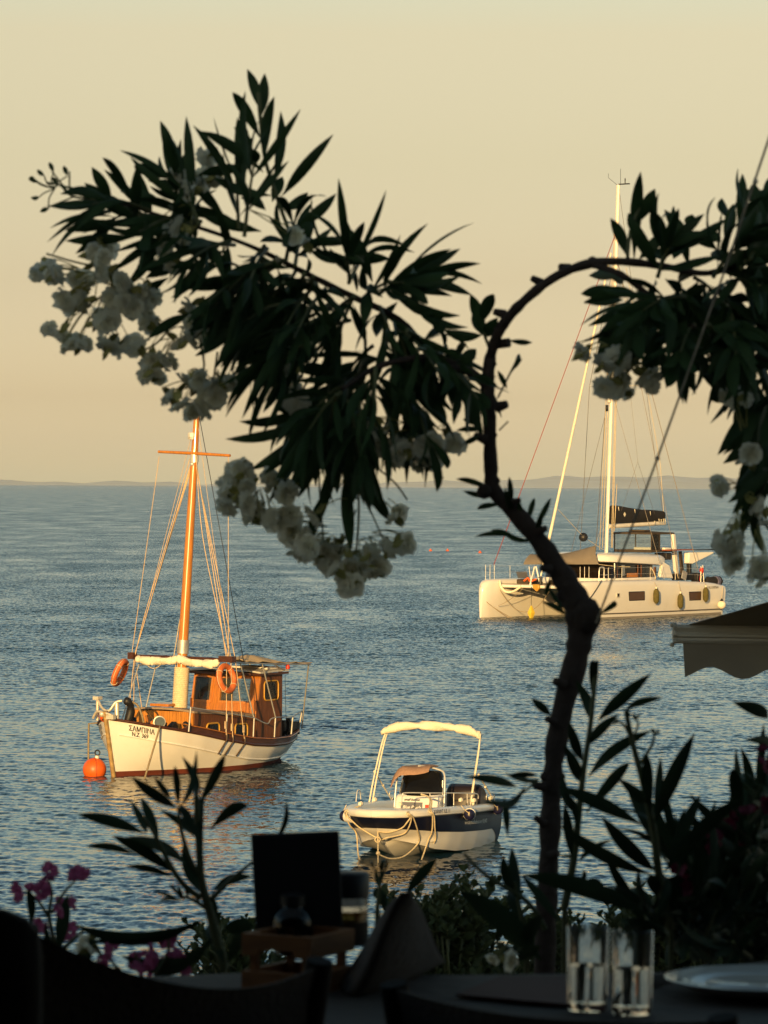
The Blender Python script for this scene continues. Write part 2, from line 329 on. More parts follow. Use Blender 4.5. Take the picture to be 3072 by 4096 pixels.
# ------------------------------------------------------------------ the wooden fishing boat
def boat_frame(name, origin, phi, label, cat):
    return empty(name, origin, -(math.pi / 2 + R(phi)), label, cat)
BOAT_O = (-4.016, 82.29, 0)
FB = boat_frame('fishing_boat', BOAT_O, 32, 'white wooden fishing boat with varnished cabin and tall wooden mast on the left', 'boat')
_us = [0, .045, .10, .17, .25, .36, .5, .64, .78, .875, .945, 1]
def fb_b(u): return interp(u, _us, [0, .42, .80, 1.05, 1.20, 1.30, 1.32, 1.26, 1.03, .74, .40, .02])     # half breadth at the rail
def fb_w(u): return interp(u, _us, [0, .10, .26, .50, .76, .99, 1.10, 1.02, .72, .40, .16, 0.0])     # at the waterline
def fb_zr(u): return interp(u, [0, .1, .22, .36, .5, .61, .75, .87, 1], [1.26, 1.07, .90, .70, .55, .49, .47, .52, .62])
def fb_x(u, z):
    xs = 3.3 + 0.30 * max(z / 1.28, -0.6) if z > 0 else 3.3 + 0.8 * z
    xe = -3.15 - 0.45 * (z / 0.62) if z > 0 else -3.15 - 0.8 * z
    return lerp(xs, xe, u)
def fb_pt(u, z, side=1, off=0.0):
    t = max(0.0, min(1.35, z / fb_zr(u))); w, b = fb_w(u), fb_b(u)
    y = lerp(w, b, 1 - (1 - min(t, 1)) ** 1.7 if t <= 1 else 1) + max(0, t - 1) * 0.08
    if z < 0: y = w * (1 - (z / -0.45) ** 2 * 0.6)
    return Vector((fb_x(u, z), side * (y + off * (1 if y > 0.01 else 0)), z))
def fb_sheet(z0f, z1f, n, off=0.0, us=None, sides=(1, -1)):
    mb = MB(); us = us or [i / 48 for i in range(49)]
    for sd in sides:
        rows = []
        for k in range(n + 1):
            rows.append([fb_pt(u, lerp(z0f(u), z1f(u), k / n), sd, off) for u in us])
        mb.grid(rows)
    return mb
US = [(i / 48) for i in range(49)]
fb_sheet(lambda u: 0.105, fb_zr, 9).build('hull', M['white_paint'], FB, ang=60)
fb_sheet(lambda u: -0.35, lambda u: 0.106, 4, 0.003).build('boot_stripe', M['bottom_red'], FB, ang=60)
def along(fz, r, us, off=0.0, sides=(1, -1), flat=1.0, n=6):
    mb = MB()
    for sd in sides: mb.tube([fb_pt(u, fz(u), sd, off) for u in us], r, n, flat=flat)
    return mb
along(lambda u: fb_zr(u) - .31, 0.022, US[1:-1], 0.004).build('rub_strake', M['white_paint'], FB)
along(lambda u: fb_zr(u) + .005, 0.034, US, 0.012).build('rail_cap', M['dark_wood'], FB)
mb = MB()                                           # raised bulwark from the fore shrouds to the stern, both sides
us2 = [.175 + .825 * i / 40 for i in range(41)]
for sd in (1, -1):
    rows = [[fb_pt(u, fb_zr(u) + .02, sd, .0) for u in us2], [fb_pt(u, fb_zr(u) + min(.17, .17 * (u - .172) / .03), sd, -.02) for u in us2],
            [fb_pt(u, fb_zr(u) + min(.172, .172 * (u - .172) / .03), sd, -.07) for u in us2], [fb_pt(u, fb_zr(u) + .02, sd, -.06) for u in us2]]
    mb.grid(rows)
mb.build('bulwark', M['dark_wood'], FB)
along(lambda u: fb_zr(u) + .15, 0.012, us2, 0.004).build('bulwark_moulding', M['varnish'], FB)
mb = MB(); mb.tube([(3.285 + .30 * max(z / 1.28, 0) + (0.8 * z if z < 0 else 0) + .03, 0, z) for z in (-.3, -.1, 0, .2, .5, .8, 1.1, 1.42)], .05, 8)
mb.build('stem_post', mat('stem_wood', (.36, .24, .10), .5, var=.3, vscale=8, dirt=(.7, .6, .4)), FB)
mb = MB()                                           # the deck, just under the rail
rows = []
for u in US[1:-1]:
    p = fb_pt(u, fb_zr(u) - .07, 1, -.02); rows.append([Vector((p.x, p.y * k, p.z + .05 * (1 - k * k))) for k in (-1, -.5, 0, .5, 1)])
mb.grid(rows).build('deck', M['grey_deck'], FB)
# cabin trunk: plank sides, plank front, cambered top
TX0, TX1, TH = 1.52, -.86, .83
def tz(x): return interp(x, [-1.9, 1.52], [1.07, 1.335])
mb = MB()
def plankwall(mb, a, b, za, zb, n, nrm, zlo):       # vertical planks with narrow grooves
    a, b, nrm = Vector(a), Vector(b), Vector(nrm)
    for i in range(n):
        p, q = a.lerp(b, i / n), a.lerp(b, (i + .955) / n); z0, z1 = lerp(za, zb, i / n), lerp(za, zb, (i + .955) / n)
        mb.prism([(p.x, p.y, zlo), (q.x, q.y, zlo), (q.x, q.y, z1), (p.x, p.y, z0)], nrm * .02)
plankwall(mb, (TX0, -TH, 0), (TX0, TH, 0), 1.325, 1.325, 15, (1, 0, 0), .55)
mb.box((TX0 - .02, 0, .93), (.035, 2 * TH - .01, .76))
mb.build('cabin_front', M['plank'], FB, smooth=False)
mb = MB()
for sd in (1, -1):
    plankwall(mb, (TX0 - .01, sd * TH, 0), (-1.86, sd * (TH + .02), 0), 1.32, 1.06, 26, (0, sd, 0), .40)
    mb.prism([(TX0 - .02, sd * (TH - .03), .4), (-1.84, sd * (TH - .01), .4), (-1.84, sd * (TH - .01), 1.05), (TX0 - .02, sd * (TH - .03), 1.31)], (0, -sd * .02, 0))
mb.build('cabin_side', M['shaded_side_wood'], FB, smooth=False)
mb = MB(); rows = []
for x in (TX0 + .06, 1.1, .6, .1, -.4, -.84):
    rows.append([(x, y, tz(x) + .015 + .055 * (1 - (y / .89) ** 2)) for y in (-.89, -.6, -.3, 0, .3, .6, .89)])
mb.slab(rows, (0, 0, -.045)).build('cabin_top', mat('cabin_top', (.30, .22, .15), .6, var=.15, vscale=5), FB)
mb = MB().box((1.05, -.25, 1.43), (.5, .5, .06)); mb.box((-.35, .55, 1.215), (.95, .05, .03)); [mb.box((-.75 + i * .27, .55, 1.18), (.06, .05, .06)) for i in range(4)]
mb.build('hatch', M['varnish'], FB, bevel=.01)
def rrect(cx, cz, w, h, r, n=5):
    out = []
    for sx, sz, a0 in ((1, 1, 0), (-1, 1, 90), (-1, -1, 180), (1, -1, 270)):
        for i in range(n + 1):
            a = R(a0 + 90 * i / n); out.append((cx + sx * (w / 2 - r) + r * math.cos(a), cz + sz * (h / 2 - r) + r * math.sin(a)))
    return out
for cx, cz in ((.82, .90), (-.28, .83)):
    ring = rrect(cx, cz, .48, .30, .08)
    pm = MB().prism([(x, TH + .025, z) for x, z in rrect(cx, cz, .46, .28, .08)], (0, .008, 0)).build('porthole', M['dark_glass'], FB)
    MB().tube([(x, TH + .035, z) for x, z in ring + ring[:2]], .022, 6).build('frame', M['yellow_trim'], pm)
# wheelhouse ------------------------------------------------
def whx(z): return -.80 - .19 * (z - 1.15) / .9       # raked front
WY = .90
mb = MB()
def fpanel(mb, y0, y1, z0, z1, th=.05, dx=0):         # a strip of the raked front
    mb.prism([(whx(z0) + dx, y0, z0), (whx(z0) + dx, y1, z0), (whx(z1) + dx, y1, z1), (whx(z1) + dx, y0, z1)], (-th, 0, 0))
w1, w2 = (-.84, -.40), (-.12, .66); zb, zt = 1.44, 1.94
fpanel(mb, -WY, WY, 1.08, zb); fpanel(mb, -WY, WY, zt, 2.06)
for a, b in ((-WY, w1[0]), (w1[1], w2[0]), (w2[1], WY)): fpanel(mb, a, b, zb, zt)
mb.build('wheelhouse_front', M['varnish'], FB, smooth=False)
for (y0, y1) in (w1, w2):
    wd = MB()
    fpanel(wd, y0 + .0, y1 - .0, zb, zt, .008, -.022); wo_ = wd.build('window', M['pane'], FB, smooth=False)
    fr = MB()
    for a, b, c, d in ((y0 - .05, y1 + .05, zb - .05, zb), (y0 - .05, y1 + .05, zt, zt + .05), (y0 - .05, y0, zb, zt), (y1, y1 + .05, zb, zt)): fpanel(fr, a, b, c, d, .02, .018)
    fr.build('frame', M['mast_wood'], wo_, smooth=False)
mb = MB(); sw = (-1.68, -1.13, 1.47, 1.88)
for sd in (1, -1):
    y = sd * WY
    def spanel(x0, x1, z0, z1, xt0=None, xt1=None):
        mb.prism([(x0, y, z0), (x1, y, z0), (x1 if xt1 is None else xt1, y, z1), (x0 if xt0 is None else xt0, y, z1)], (0, -sd * .04, 0))
    spanel(-1.86, whx(1.0) - .05, .42, sw[2]); spanel(-1.86, sw[0], sw[2], sw[3]); spanel(-1.86, whx(2.06) - .05, sw[3], 2.06)
    mb.prism([(sw[1], y, sw[2]), (whx(sw[2]) - .05, y, sw[2]), (whx(sw[3]) - .05, y, sw[3]), (sw[1], y, sw[3])], (0, -sd * .04, 0))
mb.build('wheelhouse_side', M['shaded_side_wood'], FB, smooth=False)
mb = MB(); mb.box((-1.84, .66, 1.3), (.04, .44, 1.5)); mb.box((-1.84, -.66, 1.3), (.04, .44, 1.5)); mb.box((-1.84, 0, 1.98), (.04, .9, .14)); mb.box((-1.2, 0, 1.10), (.7, 1.6, .03)); mb.box((-1.0, .25, 1.28), (.12, .5, .32))
mb.build('wheelhouse_back', M['dark_wood'], FB, smooth=False)
for sd in (1, -1):
    rr = rrect(-1.405, 1.675, .57, .43, .09)
    g_ = MB().prism([(x, sd * (WY - .015), z) for x, z in rr], (0, -sd * .008, 0)).build('side_window', M['pane'], FB, smooth=False)
    MB().tube([(x, sd * (WY + .008), z) for x, z in rr + rr[:2]], .018, 6).build('frame', M['yellow_trim'], g_)
mb = MB(); rows = []
for x in (-.80, -1.0, -1.3, -1.6, -1.95):
    rows.append([(x, y, 2.075 + .07 * (1 - (y / 1.02) ** 2) + (.02 if x < -1.2 else 0)) for y in (-1.02, -.7, -.35, 0, .35, .7, 1.02)])
mb.slab(rows, (0, 0, .035)).build('wheelhouse_roof', M['roof_grey'], FB)
mb = MB().box((-.81, 0, 2.055), (.03, 2.04, .05)); [mb.box((-1.38, s * 1.0, 2.055), (1.14, .03, .05)) for s in (1, -1)]
mb.build('roof_trim', M['dark_wood'], FB, smooth=False)
MB().box((-1.5, .72, 2.17), (.45, .3, .05)).box((-1.3, .1, 2.185), (.5, .4, .05)).build('roof_hatch', M['white_paint'], FB, bevel=.01)
MB().lathe([(.0, 0), (.045, 0), (.05, .06), (.03, .1), (0, .1)], (-1.93, .8, 2.0)).lathe([(.0, 0), (.045, 0), (.05, .06), (.03, .1), (0, .1)], (-1.93, 1.0, 2.14)).build('navigation_light', M['red'], FB)
# mast ------------------------------------------------------
def mx_(z): return .88 - (z - 1.36) * .0745
mast = MB().tube([(mx_(z), (z - 1.36) * .014, z) for z in (1.2, 2.7, 5, 7, 7.95)], [.115, .112, .098, .078, .062], 14).build('mast', M['mast_wood'], FB)
mb = MB()
prof = []
for i in range(21): prof += [(.157, i * .0425), (.172, i * .0425 + .01), (.172, i * .0425 + .032), (.157, i * .0425 + .0424)]
mb.lathe([(.1, 0)] + prof + [(.1, .895)], (.875, .003, 1.36), (-.0745, .014, 1), 20).build('rope_wrap', mat('rope_wrap', (.70, .58, .38), .8, var=.12, vscale=20), mast)
MB().lathe([(.10, 0), (.132, 0), (.128, .30), (.10, .30)], (mx_(2.55), .017, 2.55), (-.0745, .014, 1)).build('collar', M['galv'], mast)
MB().lathe([(.05, 0), (.072, .0), (.07, .16), (.03, .2)], (mx_(7.86), .09, 7.86)).ball((mx_(7.9) - .02, .16, 7.84), .03, 8).build('mast_cap', M['steel'], mast)
sp_c = Vector((mx_(6.97), .08, 6.97))
spreader = MB().tube([sp_c + Vector((.04, -.95, .035)), sp_c + Vector((.06, 0, 0)), sp_c + Vector((.04, .98, -.05))], [.030, .036, .030], 12).build('spreader', M['mast_wood'], mast)
MB().lathe([(.08, 0), (.095, 0), (.09, .22), (.08, .22)], sp_c + Vector((0, 0, -.2))).ball(sp_c + Vector((.09, .0, -.24)), .05, 10).build('spreader_fitting', M['steel'], mast)
MB().box(sp_c + Vector((.10, -.03, .38)), (.03, .15, .15)).box(sp_c + Vector((.115, -.03, .38)), (.01, .08, .08)).build('lamp_bracket', M['white_paint'], mast)
# crosstree of the rigging at head height over the deck, with canvas rolled on it
MB().tube([(.85, -1.34, 2.47), (.85, 0, 2.475), (.85, 1.28, 2.455)], .03, 8).box((.85, 1.25, 2.47), (.16, .36, .13)).box((.86, -1.3, 2.47), (.14, .16, .15)).build('crosstree', M['dark_wood'], FB)
def roll(p0, p1, sagv, rad, seed, n=44, m=14):
    rg = random.Random(seed); pts = sag(p0, p1, sagv, n); mb = MB(); rows = []
    ph = [rg.uniform(0, 6.28) for _ in range(6)]
    for i, p in enumerate(pts):
        e = min(1, min(i, n - i) / 2.5 + .25); row = []
        for j in range(m):
            a = 2 * math.pi * j / m
            w = 1 + .13 * math.sin(2 * a + i * .20 + ph[0]) + .10 * math.sin(3 * a - i * .31 + ph[1]) + .06 * math.sin(i * .47 + ph[2]) + .05 * math.sin(5 * a + i * .6 + ph[3]) + (-.22 if i % 11 == 5 else 0)
            row.append(p + Vector((math.cos(a) * rad * .8, 0, math.sin(a) * rad * (1.15 if math.sin(a) < 0 else .8))) * w * e)
        rows.append(row)
    mb.grid(rows, close=True); k = len(mb.v); mb.f += [tuple(range(m)), tuple(range(k - m, k))]
    return mb
roll((.90, -1.18, 2.42), (.97, .02, 2.44), .04, .09, 3).build('rolled_canvas', M['canvas'], FB)
roll((.97, -.02, 2.47), (.90, 1.08, 2.40), .06, .088, 5).build('rolled_canvas', M['canvas'], FB)
mb = MB()
for a, b, s in (((.9, -.95, 2.36), (.9, -.45, 2.34), .14), ((.9, -.1, 2.36), (.95, .0, 2.36), .2), ((.9, 0, 2.4), (.9, .5, 2.3), .05)): mb.tube(sag(a, b, s), .008, 5)
mb.tube([(mx_(3.3), -.1, 3.3), (.93, -.12, 2.5)], .01, 5)
mb.build('canvas_cord', M['rope'], FB)
# awning frame and aft awning
pipe = MB(); rp = .017
P1, P2, P3 = (.48, 1.12, 2.375), (-3.05, .88, 2.195), (-3.05, -.85, 2.22)
pipe.tube([P1, (-1.2, 1.1, 2.28), P2], rp); pipe.tube([(.87, -1.12, 2.27), (-1.2, -1.1, 2.27), P3], rp); pipe.tube([P2, P3], rp); pipe.tube([(.48, 1.12, 2.375), (.85, 1.2, 2.44)], rp)
for a, b in (((.13, 1.11, 2.35), (-.26, 1.21, 1.14)), ((-.75, 1.1, 2.29), (-1.2, 1.16, 1.09)), ((-3.0, .86, 2.2), (-3.4, .42, .70)), ((-3.03, -.8, 2.2), (-3.4, -.38, .70)), ((.87, -1.11, 2.27), (1.5, -1.12, 1.05)), ((.215, -1.11, 2.25), (.68, -1.12, 1.05)), ((-1.2, 1.1, 2.28), (-1.75, 1.02, 2.12))): pipe.tube([a, b], rp)
pipe.build('awning_frame', M['galv'], FB)
rg = random.Random(4); rows = []
for i in range(17):
    x = lerp(-.1, -3.08, i / 16); row = []
    for j in range(9):
        t = j / 8; y = lerp(interp(x, [-3.1, .5], [.90, 1.13]), interp(x, [-3.1, 0], [-.6, .45]), t)
        hump = .14 * math.exp(-((x + .9) / .75) ** 2) * math.sin(math.pi * min(1, t * 1.3))
        row.append((x, y, interp(x, [-3.1, .5], [2.215, 2.40]) + hump + .02 * math.sin(i * 1.7 + j) + rg.uniform(-.012, .012) - .03 * math.sin(math.pi * t) * (i > 8)))
    rows.append(row)
MB().slab(rows, (0, 0, .012)).build('aft_awning', M['tan_canvas'], FB, ang=80)
# guard rail
gr = MB(); st = [((2.1, 1.16, 1.47), (2.17, 1.16, .95)), ((.83, 1.25, 1.285), (.90, 1.25, .74)), ((-.26, 1.22, 1.13), (-.22, 1.22, .62)), ((-1.2, 1.16, 1.09), (-1.17, 1.15, .6)), ((-2.42, .82, 1.03), (-2.38, .80, .6)), ((-3.44, .40, 1.10), (-3.38, .36, .72))]
for a, b in st: gr.tube([a, b], .02, 7)
gr.tube([s[0] for s in st[:3]], .015); gr.tube(catmull([st[2][0], (-.6, 1.2, 1.02), (-.85, 1.19, .97), (-1.0, 1.17, 1.06), st[3][0]], 4), .015); gr.tube([s[0] for s in st[3:]], .013)
for a, b in st[1:5]: gr.tube([(a[0], -a[1], a[2]), (b[0], -b[1], b[2])], .02, 7)
gr.tube([(s[0][0], -s[0][1], s[0][2]) for s in st[1:]], .013)
gr.build('guard_rail', M['galv'], FB)
# chain plates and shrouds
for (x0, z0, x1, z1) in ((.994, .71, 1.22, .41), (.749, .655, .965, .385), (.291, .59, .52, .33)):
    MB().tube([(x1, 1.275, z1), (x0, 1.345, z0), (x0 - .02, 1.34, z0 + .14)], .017, 5).build('chain_plate', mat('chain_plate', (.08, .05, .03), .5, metal=.3), FB)
rig = MB(); mt = (mx_(6.75), .06, 6.75)
for sd in (1, -1):
    for i, (x0, z0) in enumerate(((.994, .72), (.749, .66), (.291, .60))):
        rig.tube([(mt[0], .08 * sd + .07, 6.72 - i * .06), (.86 - .08 * i, sd * (1.24 + .06 * i), 2.47), (x0, sd * 1.335, z0 + .1)], .010, 5)
        rig.box((x0 + .02, sd * 1.33, z0 + .32), (.05, .03, .16))
    rig.tube([(sp_c.x + .04, .08 + sd * .93, 6.9), (.88, sd * 1.30, 2.5)], .008, 5)
    rig.tube([(mx_(7.8), .09, 7.8), (.80, sd * 1.27, 2.5)], .006, 5)
rig.tube(catmull([(mt[0] + .03, .15, 6.95), (.64, .42, 5.2), (.75, .98, 3.3), (.85, 1.27, 2.5)], 5), .010, 5)
rig.tube(catmull([(mt[0] + .03, -.02, 6.85), (.7, -.5, 5.0), (.8, -1.0, 3.4), (.85, -1.22, 2.5)], 5), .009, 5)
rig.build('shrouds', mat('shroud_rope', (.62, .46, .28), .8, var=.2, vscale=20), FB)
MB().tube([(mx_(7.8) - .05, .12, 7.8), (-.02, 1.1, 2.36)], .008, 5).build('backstay', M['black'], FB)
# bow gear
bg_ = MB()
bg_.tube([(3.42, -.36, 1.20), (3.42, -.36, 1.66)], .035, 8).box((3.42, -.36, 1.68), (.16, .14, .07))
bg_.tube([(3.42, .16, 1.22), (3.38, .12, 1.62)], .05, 8); bg_.tube(catmull([(3.42, -.36, 1.66), (3.5, -.18, 1.48), (3.5, .0, 1.42), (3.42, .12, 1.60), (3.36, .25, 1.64)], 5), .03, 7)
bg_.tube(catmull([(3.62, -.33, 1.26), (3.66, -.2, 1.40), (3.66, -.05, 1.40), (3.62, .16, 1.34)], 4), .03, 6)
bg_.ball((3.66, -.06, 1.36), .07, 10); bg_.box((3.60, .1, 1.30), (.1, .25, .10))
bg_.build('bow_bitts', mat('bitts_white', (.72, .66, .54), .35, metal=.35, var=.15), FB)
MB().tube(catmull([(3.3, .26, 1.66), (3.2, .33, 1.58), (3.12, .30, 1.40), (3.16, .24, 1.15), (3.2, .2, 1.05)], 4), [.05, .08, .09, .09, .08, .08, .08, .09, .1, .1, .1, .09, .08, .07, .07, .06, .05], 8).box((3.1, .22, 1.12), (.16, .2, .2)).build('anchor_winch', M['black'], FB)
MB().ball((3.36, -.17, 1.27), .13, 12, (1, 1.2, .9)).build('bow_float', M['orange'], FB)
dg_ = MB()
dg_.lathe([(.0, 0), (.12, 0), (.12, .05), (.07, .07), (.07, .17), (.12, .2), (.12, .24), (0, .24)], (2.55, .35, 1.02), (0, 1, .1)); dg_.box((2.9, .45, 1.10), (.3, .2, .08)); dg_.ball((2.6, -.1, 1.12), .1, 8); dg_.box((2.35, .55, 1.06), (.24, .16, .14)); dg_.ball((2.75, .1, 1.18), .085, 8)
dg_.tube([(2.3, .3, .95), (2.3, .3, 1.2)], .05); dg_.box((2.0, .62, 1.0), (.2, .12, .2), rot=Matrix.Rotation(.5, 3, 'Y')); dg_.ball((1.85, .85, 1.08), .07, 8)
dg_.build('deck_gear', M['black'], FB)
MB().tube([(2.62, .62, .95), (2.66, .64, 1.15)], .05, 8).box((2.45, .3, 1.13), (.06, .06, .32), rot=Matrix.Rotation(.3, 3, 'X')).ball((2.65, .55, 1.13), .07, 8).build('bollard', M['varnish'], FB)
sl = MB().lathe([(.02, -.1), (.10, -.07), (.13, -.01), (.135, .02), (.115, .025)], (2.70, .76, 1.17), (.75, .62, 0), 20).tube([(2.66, .72, 1.05), (2.66, .72, .92)], .03).build('searchlight', M['galv'], FB)
MB().lathe([(0, .028), (.112, .028), (.112, .036), (0, .036)], (2.70, .76, 1.17) , (.75, .62, 0), 20).build('lens', mat('lens', (.10, .13, .15), .12), sl)
rp2 = MB()
rp2.tube(catmull([(2.66, .66, 1.12), (2.74, .80, 1.09), (2.86, .87, 1.03)] + [tuple(Vector((2.86, .87, 1.03)).lerp(Vector((3.66, 1.04, -.05)), t)) for t in (.2, .5, .8, 1)], 4), .021, 6)
rp2.tube([(2.98, -.60, 1.12), (2.96, -.93, 1.08), (2.93, -.96, .6), (2.92, -.96, -.15)], .022, 6)
rp2.tube(catmull([(3.3, .3, 1.66), (3.1, .45, 1.55), (3.0, .52, 1.3), (2.9, .5, 1.08)], 5), .024, 6)
rp2.build('mooring_rope', M['old_rope'], FB)
# name and number on both bows
_arc = [0.0]
for i in range(1, 401): _arc.append(_arc[-1] + (fb_pt(i / 400, fb_zr(i / 400) * .9) - fb_pt((i - 1) / 400, fb_zr((i - 1) / 400) * .9)).length)
def fb_text(s0, zoff, side, sx):
    def fn(x, y, w):
        s_ = s0 + (x if side > 0 else w - x) * sx
        u = float(np.interp(s_, _arc, [i / 400 for i in range(401)]))
        return fb_pt(u, fb_zr(u) + zoff + y, side, .018)
    return fn
for sd in (1, -1):
    letters('name_lettering', 'ΣΑΜΠΙΝΑ', M['black_ink'], FB, fb_text(.46, -.185, sd, .80), .155)
    letters('number_lettering', 'N.Z. 369', M['black_ink'], FB, fb_text(.53, -.296, sd, .80), .130)
# aft cockpit gear
ag = MB(); ag.box((-2.9, .45, .74), (.3, .3, .3)); ag.box((-2.65, .55, .78), (.08, .1, .4)); ag.box((-2.55, .2, .85), (.06, .08, .6)); ag.tube([(-2.35, .62, .7), (-2.35, .62, .95)], .06); ag.box((-3.05, .2, .72), (.1, .3, .3), rot=Matrix.Rotation(.3, 3, 'X'))
ag.build('stern_gear', M['black'], FB, bevel=.01)
MB().tube([(-2.1, .85, .9), (-2.0, .88, 2.0)], .006, 4).build('antenna', M['black'], FB)
def fbw(p):                                          # boat point -> world
    th = -(math.pi / 2 + R(32)); return Vector(BOAT_O) + Matrix.Rotation(th, 3, 'Z') @ Vector(p)
def lifebuoy(p, axis, label):
    t = empty('lifebuoy', fbw(p), 0, label, 'lifebuoy', 'lifebuoys on the fishing boat')
    ax = Matrix.Rotation(-(math.pi / 2 + R(32)), 3, 'Z') @ Vector(axis)
    MB().torus((0, 0, 0), ax, .27, .068, 30, 12).build('ring', M['faded_orange'], t)
    a, b = frame_from(ax); mb = MB()
    for k in range(4):
        th = k * math.pi / 2 + .6; c = (a * math.cos(th) + b * math.sin(th)) * .27; tg = (-a * math.sin(th) + b * math.cos(th))
        mb.torus(c, tg, .071, .008, 14, 5)
    mb.build('band', M['rope'], t); mb = MB(); mb.torus((0, 0, 0), ax, .335, .008, 30, 5).build('grab_line', M['rope'], t)
    return t
lifebuoy((.93, 1.29, 2.05), (.02, .98, .20), 'orange lifebuoy hung in front of the wheelhouse of the wooden fishing boat')
lifebuoy((.80, -1.68, 2.08), (-.26, .92, -.38), 'orange lifebuoy on the bow-side shrouds left of the tall wooden mast')
t = empty('mooring_buoy', (sea_pt(378, 3104).x, sea_pt(378, 3104).y, 0), 0, 'round orange mooring buoy floating at the bow of the wooden fishing boat', 'buoy')
MB().ball((0, 0, .14), .255, 24).build('float', M['orange'], t)
MB().torus((0, 0, .14), (1, .25, 0), .256, .008, 30, 5).build('seam', mat('buoy_seam', (.45, .07, .02), .6), t)
MB().lathe([(.0, 0), (.045, 0), (.04, .06), (0, .06)], (.05, 0, .38)).build('neck', M['white_paint'], t); MB().torus((.06, 0, .50), (.3, 1, 0), .055, .016, 16, 6).build('eye', M['black'], t)
# ------------------------------------------------------------------ the small open motorboat
MBO = (0.655, 64.07, 0)
MO = boat_frame('motorboat', MBO, 18, 'small white motorboat with a navy stripe and a rolled white sunshade on a tall hoop', 'boat')
def mbw(p): return Vector(MBO) + Matrix.Rotation(-(math.pi / 2 + R(18)), 3, 'Z') @ Vector(p)
# rows of the hull section from keel to sheer: half breadth and height along u (bow 0 .. stern 1)
_mu = [0, .02, .05, .10, .17, .28, .42, .6, .8, 1]
def mo_sec(u):
    bs = interp(u, _mu, [.0, .30, .48, .64, .76, .87, .93, .96, .95, .90])       # sheer
    bc = interp(u, _mu, [.0, .19, .34, .50, .63, .74, .80, .84, .83, .80])       # chine
    zs = interp(u, [0, .2, .5, .8, 1], [.77, .74, .67, .60, .56])
    zc = interp(u, [0, .08, .2, .4, .7, 1], [.36, .27, .14, .04, -.03, -.05])
    zk = interp(u, [0, .06, .14, .25, .5, 1], [.40, .20, .04, -.10, -.18, -.2])
    return bs, bc, zs, zc, zk
def mo_stem(z): return interp(z, [.36, .508, .70, .92], [2.07, 2.33, 2.58, 2.75])
def mo_x(u, z): return lerp(2.08, -1.95, u) + (mo_stem(max(z, .36)) - 2.08) * (1 - u) ** 3
def mo_pt(u, t, side=1, off=0.0):                    # t 0..1 chine to sheer
    bs, bc, zs, zc, zk = mo_sec(u); z = lerp(zc, zs, t); k = min(1, bs / .4); y = lerp(bc, bs, t ** .75) + .03 * math.sin(math.pi * t) * k
    return Vector((mo_x(u, z) + off * (1 - k), side * (y + off * k), z))
MU = [i / 40 for i in range(41)]; MU = sorted(set(MU + [.01, .02, .035, .06]))
mb = MB()
for sd in (1, -1):
    mb.grid([[mo_pt(u, t, sd) for u in MU] for t in [0, .12, .25, .4, .5]])
    rows = []
    for k in range(5):                               # bottom with a hollow between keel and chine
        row = []
        for u in MU:
            bs, bc, zs, zc, zk = mo_sec(u); f = k / 4; z = lerp(zk, zc, f) + .05 * math.sin(math.pi * f)
            row.append(Vector((mo_x(u, lerp(zk, zc, f ** .7) if u < .3 else zc), sd * bc * f, z)))
        rows.append(row)
    mb.grid(rows)
bs, bc, zs, zc, zk = mo_sec(1); mb.prism([(-1.93, -bc, zc), (-1.93, 0, zk), (-1.93, bc, zc), (-1.93, bs, zs), (-1.93, -bs, zs)], (-.02, 0, 0))
mb.build('hull', M['gelcoat'], MO, ang=50)
mb = MB()
for sd in (1, -1): mb.grid([[mo_pt(u, t, sd, .004) for u in MU] for t in [.5, .62, .75, .88, 1.0]])
for sd in (1, -1): mb.grid([[mo_pt(lerp(.955 - .13 * (t / .5) ** 2.5, 1.0, k / 6), t, sd, .006) for k in range(7)] for t in [0, .1, .2, .3, .4, .46, .5]])
mb.build('hull_stripe', M['navy'], MO, ang=50)
mb = MB(); n = len(MU); rows = []                    # moulded rim with a flat side deck, open in the middle
prof = [(.0, .0), (.035, .02), (.04, .07), (.03, .10), (-.01, .125), (-.08, .135), (-.20, .125), (-.24, .06), (-.25, -.25)]
for sd in (1, -1):
    rows = []
    for dy, dz in prof:
        row = []
        for u in MU:
            bs, bc, zs, zc, zk = mo_sec(u); k = min(1, bs / .55)
            y = bs + dy * k
            row.append(Vector((mo_x(u, zs) + dy * (1 - k) + .01 * (1 - u), sd * max(0.0, y), zs - .01 + (dz if dz > -.1 else lerp(.03, dz, min(1, u / .22))))))
        rows.append(row)
    mb.grid(rows)
mb.build('gunwale', M['gelcoat'], MO, ang=50)
rows = []                                            # fore deck and cockpit sole
for u in MU:
    bs, bc, zs, zc, zk = mo_sec(u)
    if u <= .30: rows.append([Vector((mo_x(u, zs), k * max(.01, bs - .06), zs + .055 + .02 * (1 - k * k))) for k in (-1, -.5, 0, .5, 1)])
MB().grid(rows).build('fore_deck', M['gelcoat'], MO, ang=60)
rows = [[Vector((x, k * .72, .28)) for k in (-1, 0, 1)] for x in (1.5, .5, -.6, -1.9)]
MB().grid(rows).build('cockpit_floor', M['roof_grey'], MO)
